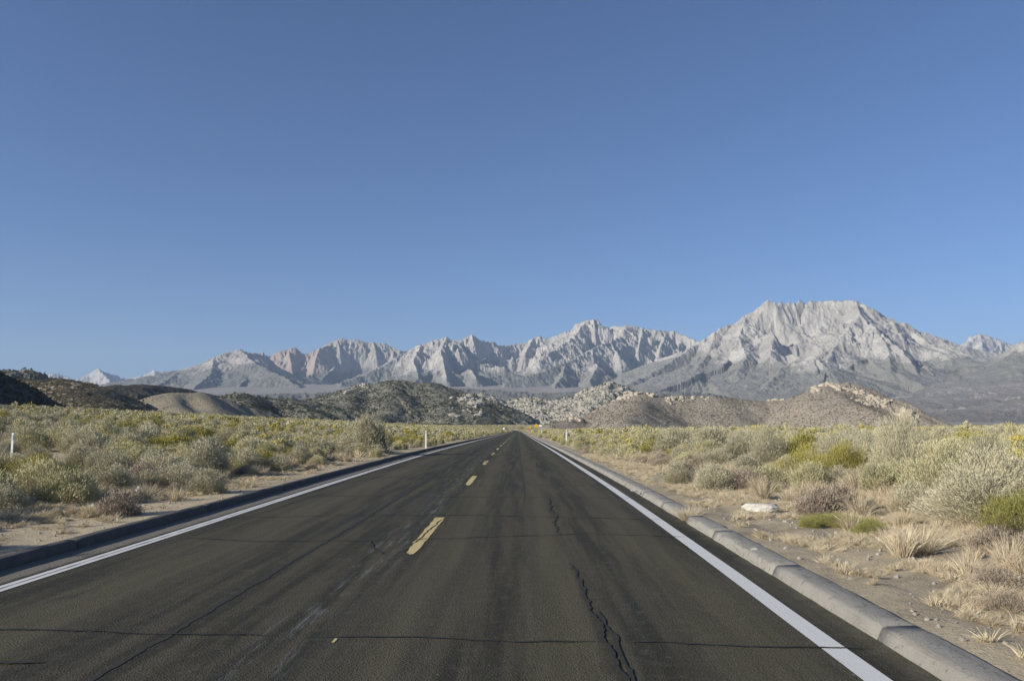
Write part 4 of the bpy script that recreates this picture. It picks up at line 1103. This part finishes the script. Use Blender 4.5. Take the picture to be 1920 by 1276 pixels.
# verge stones one can point to
def stone(px, d, s, mat, label, seed, cat='rock', flat=(1, .8, .6), nm='stone'):
    x, y = xy(px, d); o = link(nm, rock_mesh(nm, seed, mat, 3, flat, 10, .10), None, (x, y, float(ground_z(x, y)) + s * flat[2] * .35), (0, 0, R.uniform(0, .5)), (s, s, s))
    return tag(o, label, cat)
stone(1420, 14.0, .34, M_ROCKW, 'flat white rock lying on the gravel of the right verge', 1, flat=(1, .6, .34))
stone(190, 15.6, .16, M_ROCKW, 'pale grey stone beside the left kerb under the shrubs', 2)
stone(272, 16.6, .17, M_ROCKW, 'upright whitish stone right of the pale grey stone on the left verge', 3, flat=(.8, .7, 1.1))
stone(120, 13.6, .09, M_ROCKW, 'small cream stone closest to the left edge', 4)
stone(182, 14.2, .075, M_ROCKW, 'small cream stone nearest the left kerb', 5)
stone(199, 13.2, .06, M_ROCKR, 'small rusty red stone on the left verge', 6)
stone(236, 15.5, .08, M_ROCKR, 'brownish stone between the two pale stones on the left', 7)
stone(1770, 10.2, .10, M_ROCKW, 'white stone on the bare slope at the right', 8, flat=(1, .7, .3))
stone(1195, 17.8, .09, M_ROCKW, 'small whitish stone beside the right kerb', 9, flat=(1, .7, .3)).location.x = 2.44 + float(XC(17.8))
bpy.context.scene.objects
stone(1408, 9.6, .05, M_ROCKW, 'tiny cream stone behind the second kerb stone on the right', 10)
stone(1300, 21, .12, M_ROCKW, 'grey stone among straw tufts on the right verge', 12, flat=(1, .7, .4))
stone(1640, 17.0, .16, M_ROCKO, 'brown stone below the tall sagebrush', 13, flat=(1, .7, .45))

# dead shrub with bleached branches
def dead_shrub(px, d, s, label, seed, n=60):
    x, y = xy(px, d); rr = np.random.default_rng(seed)
    root = tag(empty('dead_shrub', (x, y, float(ground_z(x, y))), 0), label, 'dead shrub')
    tips = unit(rr.normal(size=(n * 2, 3))) * rr.uniform(.5, 1, (n * 2, 1)) * np.array([s * 1.1, s * .8, s * .42]); tips[:, 2] = np.abs(tips[:, 2]) + .04
    me = branches(rr, tips, n, .013, M_DEAD, 'branches', .12); link('branches', me, root)
    tips2 = tips * np.array([.8, .8, .55]); link('trunk', branches(rr, tips2, 5, .04, M_BARK, 'trunk', .05), root)
    v, q = quads_from(np.repeat(tips * .7, 10, 0) + rr.normal(size=(n * 20, 3)) * .07, unit(rr.normal(size=(n * 20, 3))), np.full(n * 20, .09), np.full(n * 20, .008), rr, spindle=True)
    v[:, 2] = np.abs(v[:, 2]); link('twigs', mesh_from('twigs', v, q, [M_BARK]), root)
dead_shrub(1765, 13.4, .85, 'dead shrub of bleached bent branches in front of the largest sagebrush', 1)
dead_shrub(1655, 18.0, .45, 'small dead twiggy shrub at the foot of the tall sagebrush', 2, 34)
dead_shrub(1890, 10.0, .6, 'dead grey branches beneath the bright green bush at the right edge', 3, 40)

# ------------------------------------------------------------------ boulders, outcrops and trees on the hills
bm_ = [rock_mesh('boulder', 700 + i, M_ROCKB, 2, (1, .85, .8), 14, .22) for i in range(6)]
om_ = [rock_mesh('outcrop_rock', 720 + i, M_ROCKO, 2, (1, .9, .85), 14, .22) for i in range(5)]
def put_rocks(rel, zones, n, s0, s1, meshes, name, groups, cl, pw=3.0, seed=0, nind=0):
    """zones: (px0,px1,D0,D1,weight). returns rows; the largest become objects of their own"""
    rr = np.random.default_rng(seed); rows = []
    wts = np.array([z[4] for z in zones], float); wts /= wts.sum()
    for zi, z in enumerate(zones):
        m = int(n * wts[zi] * 3)
        p = rr.uniform(z[0], z[1], m); D = rr.uniform(min(z[2], z[3]), max(z[2], z[3]), m) * 1000
        if len(z) > 5:
            t_ = rr.random(m); p = z[0] + (z[1] - z[0]) * t_ + rr.normal(size=m) * 10; D = (z[2] + (z[3] - z[2]) * t_ + rr.normal(size=m) * z[5]) * 1000
        a = np.array([azim(q) for q in p]); x = D * np.sin(a); y = D * np.cos(a)
        msk = fbm(x / cl, y / cl, 3, seed + 3) + rr.normal(size=m) * .07
        # only keep what stands inside the zone's clumps
        kx = np.argsort(-msk)[:int(n * wts[zi])]
        x, y = x[kx], y[kx]; h = rel.h(x, y)[0]; g_ = ground_z(x, y)
        ok = h > g_ - 1
        x, y, h = x[ok], y[ok], h[ok]
        s = s0 + (s1 - s0) * rr.random(len(x)) ** pw
        for i in range(len(x)): rows.append((x[i], y[i], h[i] - s[i] * .05, s[i], zi))
    rows.sort(key=lambda r: -r[3] / math.hypot(r[0], r[1]))
    for r in rows[:nind]:
        o = link(name, R.choice(meshes), None, r[:3], (R.uniform(-.3, .3), R.uniform(-.3, .3), R.uniform(0, 6.28)),
                 (r[3] * R.uniform(.8, 1.3), r[3] * R.uniform(.8, 1.2), r[3] * R.uniform(.6, 1.1)))
        tag(o, groups[r[4]][0], 'boulder', groups[r[4]][1])
    rr2 = rows[nind:]; out = []
    for mi in range(len(meshes)):
        l = rr2[mi::len(meshes)]
        if not l: continue
        a = np.array([q[:4] for q in l]); k = len(a)
        out.append((meshes[mi], np.stack([a[:, 0], a[:, 1], a[:, 2], rr.uniform(-.4, .4, k), rr.uniform(-.4, .4, k), rr.uniform(0, 6.28, k),
                                         a[:, 3] * rr.uniform(.8, 1.3, k), a[:, 3] * rr.uniform(.8, 1.3, k), a[:, 3] * rr.uniform(.6, 1.15, k)], 1)))
    return out
bz = [(860, 960, 2.5, 3.3, 1.0), (940, 1100, 2.45, 3.35, 1.7), (1080, 1200, 2.4, 3.1, 1.3)]
bg = [('pale granite boulder on the slope left of the road end', 'boulders on the slope left of the road end'),
      ('pale granite boulder in the field straight beyond the road end', 'boulders straight beyond the road end'),
      ('pale granite boulder below the small pointed rock hill', 'boulders below the pointed rock hill')]
sets = put_rocks(r_bould, bz, 2400, 2.2, 13, bm_, 'boulder', bg, 130, 2.6, 5, 170)
sets += put_rocks(r_forest, [(845, 905, 2.35, 2.7, 2), (638, 690, 2.75, 2.95, 1)], 150, 3, 16, bm_, 'boulder',
                  [('pale boulder on the lower right flank of the dark hill', 'boulders on the right flank of the dark hill'), ('grey boulder on the left shoulder of the dark hill', 'boulders on the left shoulder of the dark hill')], 60, 2.0, 6, 30)
oz = [(1150, 1265, 1.02, 1.06, 1.1), (1525, 1562, 1.09, 1.13, .9), (1550, 1705, 1.105, 1.045, 1.6, .012), (1425, 1470, 1.11, 1.13, .2), (1070, 1092, .94, .975, .25), (1250, 1330, 1.05, 1.08, .25)]
og = [('brown outcrop rock on the left crest of the long right hill', 'rocks on the left crest of the right hill'),
      ('tan outcrop rock on the pointed top of the right hill', 'rocks on the top of the right hill'),
      ('tan outcrop rock down the right flank of the right hill', 'rocks down the right flank of the right hill'),
      ('white boulder on the saddle of the right hill', 'boulders on the saddle of the right hill'),
      ('rock of the small dark knob where the right hill begins', 'rocks of the small knob at the hill foot'),
      ('low rock on the middle crest of the right hill', 'rocks on the middle crest of the right hill')]
sets += put_rocks(r_right, oz, 1100, 1.0, 5.2, om_, 'boulder', og, 34, 2.4, 9, 100)
scatter('boulders', sets, 'mass of smaller boulders spread over the hills beyond the road')

def blob_mesh(name, seed, mat, n=90, ll=.55):
    rr = np.random.default_rng(seed); tips, d = crown_tips(rr, n, 1.0, 1.25, 5)
    v, q = quads_from(tips, unit(d + rr.normal(size=d.shape) * .6), ll * rr.uniform(.6, 1.3, n), np.full(n, .42), rr, spindle=True)
    return mesh_from(name, v, q, [mat])
jm = [blob_mesh('pinyon_clump', 800 + i, M_JUN) for i in range(3)]
sm_ = [blob_mesh('hill_shrub_clump', 820 + i, M_HSH, 60) for i in range(3)]
def put_trees(rel, px0, px1, D0, D1, n, s0, s1, meshes, seed, cl=90, bias=-.1):
    rr = np.random.default_rng(seed); p = rr.uniform(px0, px1, n); D = rr.uniform(D0, D1, n) * 1000
    a = np.array([azim(q) for q in p]); x = D * np.sin(a); y = D * np.cos(a)
    ok = fbm(x / cl, y / cl, 3, seed) + rr.normal(size=n) * .3 > bias
    x, y = x[ok], y[ok]; h = rel.h(x, y)[0]; g_ = ground_z(x, y); z = np.maximum(h, g_)
    k = len(x); s = rr.uniform(s0, s1, k); out = []
    rows = np.stack([x, y, z - .1 * s, 0 * x, 0 * x, rr.uniform(0, 6, k), s * rr.uniform(.8, 1.2, k), s * rr.uniform(.8, 1.2, k), s], 1)
    return [(meshes[i], rows[i::len(meshes)]) for i in range(len(meshes))]
sets = put_trees(r_forest, 540, 960, 2.2, 3.0, 9000, 1.2, 2.8, jm, 31, 110, -.15)
sets += put_trees(r_bould, 830, 1240, 2.4, 3.5, 5000, 1.3, 3.0, jm, 32, 90, .0)
sets += put_trees(r_shrub, 330, 700, 1.6, 2.2, 6000, 1.2, 2.6, jm, 33, 110, .0)
sets += put_trees(r_back, -50, 110, 2.4, 2.65, 700, 1.4, 2.8, jm, 34, 100, -.6)
scatter('pinyon_woodland', sets, 'dark pinyon and juniper bushes dotting the hills left and centre')
sets = put_trees(r_dome, -40, 280, .85, 1.15, 6000, .8, 1.7, sm_, 35, 60, -.6)
sets += put_trees(r_dark, -100, 130, .55, .78, 1500, .6, 1.1, jm, 36, 60, -.4)
sets += put_trees(r_right, 1030, 1780, .75, 1.12, 14000, .45, .8, sm_, 37, 50, -.4)
scatter('hill_scrub', sets, 'low grey shrubs dotting the near brown hills')

# ------------------------------------------------------------------ roadside furniture and the far vehicle
M_POST = mat_plain('post_white', (.72, .72, .70), .6, 0, .08, 5)
M_STEEL = mat_plain('galvanised_steel', (.42, .43, .44), .45, .6, .15, 6)
M_SY = mat_plain('sign_yellow', (.78, .45, .03), .5, 0, .05, 3)
M_BLK = mat_plain('sign_black', (.02, .02, .02), .5, 0, .05, 3)
M_REF = mat_plain('reflector_grey', (.55, .58, .62), .3, .2, .1, 20)
M_SIGNW = mat_plain('sign_white', (.78, .78, .76), .5, 0, .05, 3)
def marker_post(px, d, h, label, wd=.10, plate=True):
    x, y = xy(px, d); r_ = tag(empty('marker_post', (x, y, float(ground_z(x, y)))), label, 'marker post', 'marker posts along the road')
    link('post', boxes_mesh('post', [(0, 0, h / 2 - .1, wd, .03, h + .2)], [M_POST], .006), r_)
    if plate: link('reflector', boxes_mesh('reflector', [(0, -.022, h - .12, wd * .8, .008, .14)], [M_REF], .002), r_)
marker_post(1062, 66, 1.22, 'tall white marker post nearest on the right side of the road', .13)
marker_post(1015.5, 150, 1.25, 'second white marker post farther along the right side', .16)
marker_post(997, 245, 1.25, 'farthest tiny white marker post on the right near the yellow signs', .2)
marker_post(799, 52, 1.15, 'white marker post among rabbitbrush left of the road', .10)
marker_post(26, 22, .86, 'pale marker post half hidden in the scrub at the left edge', .065)
marker_post(1199, 34, .36, 'short white stake standing in the scrub right of the road', .07, False)

def sign(px, d, zc, kind, label, size=.76):
    x, y = xy(px, d); gz = float(ground_z(x, y)); zc = zc - gz
    r_ = tag(empty('road_sign', (x, y, gz)), label, 'road sign')
    link('post', boxes_mesh('post', [(0, .03, (zc + size * .45) / 2 - .1, .09, .05, zc + size * .45 + .2)], [M_STEEL], .004), r_)
    if kind == 'diamond':
        def dia(s, yy, mat, nm, par, th=.006):
            s2 = s * .7071; bm = bmesh.new()
            vs = [bm.verts.new(p) for yq in (yy, yy + th) for p in ((0, yq, zc - s2), (s2, yq, zc), (0, yq, zc + s2), (-s2, yq, zc))]
            bm.faces.new(vs[:4]); bm.faces.new(vs[4:][::-1])
            for k in range(4): bm.faces.new((vs[k], vs[4 + k], vs[4 + (k + 1) % 4], vs[(k + 1) % 4]))
            bmesh.ops.recalc_face_normals(bm, faces=bm.faces[:])
            me = bpy.data.meshes.new(nm); bm.to_mesh(me); bm.free(); me.materials.append(mat); return link(nm, me, par)
        p = dia(size, -.003, M_SY, 'sign_panel', r_)
        # curved arrow
        t = np.linspace(0, 1, 9); cx = .10 * size * np.cos(t * 1.8) - .02; cz = zc - .28 * size + t * .42 * size
        bx = []
        for a_, b_ in zip(range(8), range(1, 9)):
            bx.append(((cx[a_] + cx[b_]) / 2, -.008, (cz[a_] + cz[b_]) / 2, .10 * size, .004, (cz[b_] - cz[a_]) * 1.15))
        bx.append((cx[-1], -.009, cz[-1] + .02, .24 * size, .004, .05 * size)); bx.append((cx[-1], -.0095, cz[-1] + .06, .15 * size, .004, .05 * size))
        link('arrow', boxes_mesh('arrow', bx, [M_BLK]), p)
    else:
        link('sign_panel', boxes_mesh('sign_panel', [(0, 0, zc, size, .012, size * .75)], [M_SIGNW], .003), r_)
sign(1005.3, 245, .62, 'diamond', 'larger yellow diamond warning sign right of the road end', 1.0)
sign(993.4, 400, -.70, 'diamond', 'smaller, more distant yellow diamond sign near the road end', 1.0)
sign(1013.3, 238, .72, 'plate', 'small white rectangular sign right of the larger yellow diamond', .85)

def vehicle():
    d = 985; x, y = xy(947.5, d); gz = float(P(y)) + .0
    x = float(XC(y)) - 2.6 if False else x
    r_ = tag(empty('camper_van', (x, y, 1.59 - 11.4 * d / FPX), math.radians(52)), 'tiny white van driving at the far end of the road', 'van')
    M_VW = mat_plain('van_white', (.80, .80, .80), .3, 0, .03, 2); M_GL = mat_plain('van_glass', (.03, .035, .04), .1, 0, .05, 2); M_RB = mat_plain('tyre_rubber', (.025, .025, .025), .8)
    # profile along x (length), extruded across y
    prof = [(-2.9, .35), (-2.9, 2.35), (-2.6, 2.6), (1.3, 2.6), (1.7, 2.4), (2.3, 1.45), (2.95, 1.2), (3.05, .8), (3.0, .35)]
    bm = bmesh.new(); L_ = [bm.verts.new((p[0], -1.0, p[1])) for p in prof]; Rr = [bm.verts.new((p[0], 1.0, p[1])) for p in prof]
    bm.faces.new(L_); bm.faces.new(Rr[::-1])
    for k in range(len(prof)): bm.faces.new((L_[k], Rr[k], Rr[(k + 1) % len(prof)], L_[(k + 1) % len(prof)]))
    bmesh.ops.recalc_face_normals(bm, faces=bm.faces[:]); bmesh.ops.bevel(bm, geom=bm.edges[:], offset=.08, segments=2, affect='EDGES')
    me = bpy.data.meshes.new('body'); bm.to_mesh(me); bm.free(); me.materials.append(M_VW); body = link('body', me, r_)
    for s_ in (-1, 1):
        link('window', boxes_mesh('window', [(.9, s_ * 1.0, 1.9, 1.0, .03, .6)], [M_GL], .01), body)
    w_ = link('windscreen', boxes_mesh('windscreen', [(0, 0, 0, 1.05, 1.7, .03)], [M_GL], .01), body, (2.03, 0, 1.93), (0, math.radians(58), 0))
    for sx in (-1.9, 2.0):
        for sy in (-.95, .95):
            bm = bmesh.new(); bmesh.ops.create_cone(bm, cap_ends=True, segments=16, radius1=.38, radius2=.38, depth=.24)
            me = bpy.data.meshes.new('wheel'); bm.to_mesh(me); bm.free(); me.materials.append(M_RB)
            link('wheel', me, r_, (sx, sy, .38), (math.pi / 2, 0, 0))
    for s_ in (-1, 1): link('headlight', boxes_mesh('headlight', [(3.0, s_ * .72, .95, .08, .3, .18)], [M_REF], .01), body)
    r_.location.z = gz
vehicle()
hz_m = bpy.data.materials.new('air_haze'); hz_m.use_nodes = True
nt = hz_m.node_tree; nt.nodes.remove(nt.nodes['Principled BSDF'])
pv = nt.nodes.new('ShaderNodeVolumePrincipled'); pv.inputs['Color'].default_value = (.62, .78, 1.0, 1)
pv.inputs['Density'].default_value = 2.3e-5; pv.inputs['Anisotropy'].default_value = .0
nt.links.new(pv.outputs[0], nt.nodes['Material Output'].inputs['Volume'])
hz = link('haze', boxes_mesh('haze', [(0, 14000, 1590, 56000, 46000, 3420)], [hz_m]))
tag(hz, 'thin blue haze of the air between the road and the mountains', None, None, 'stuff')
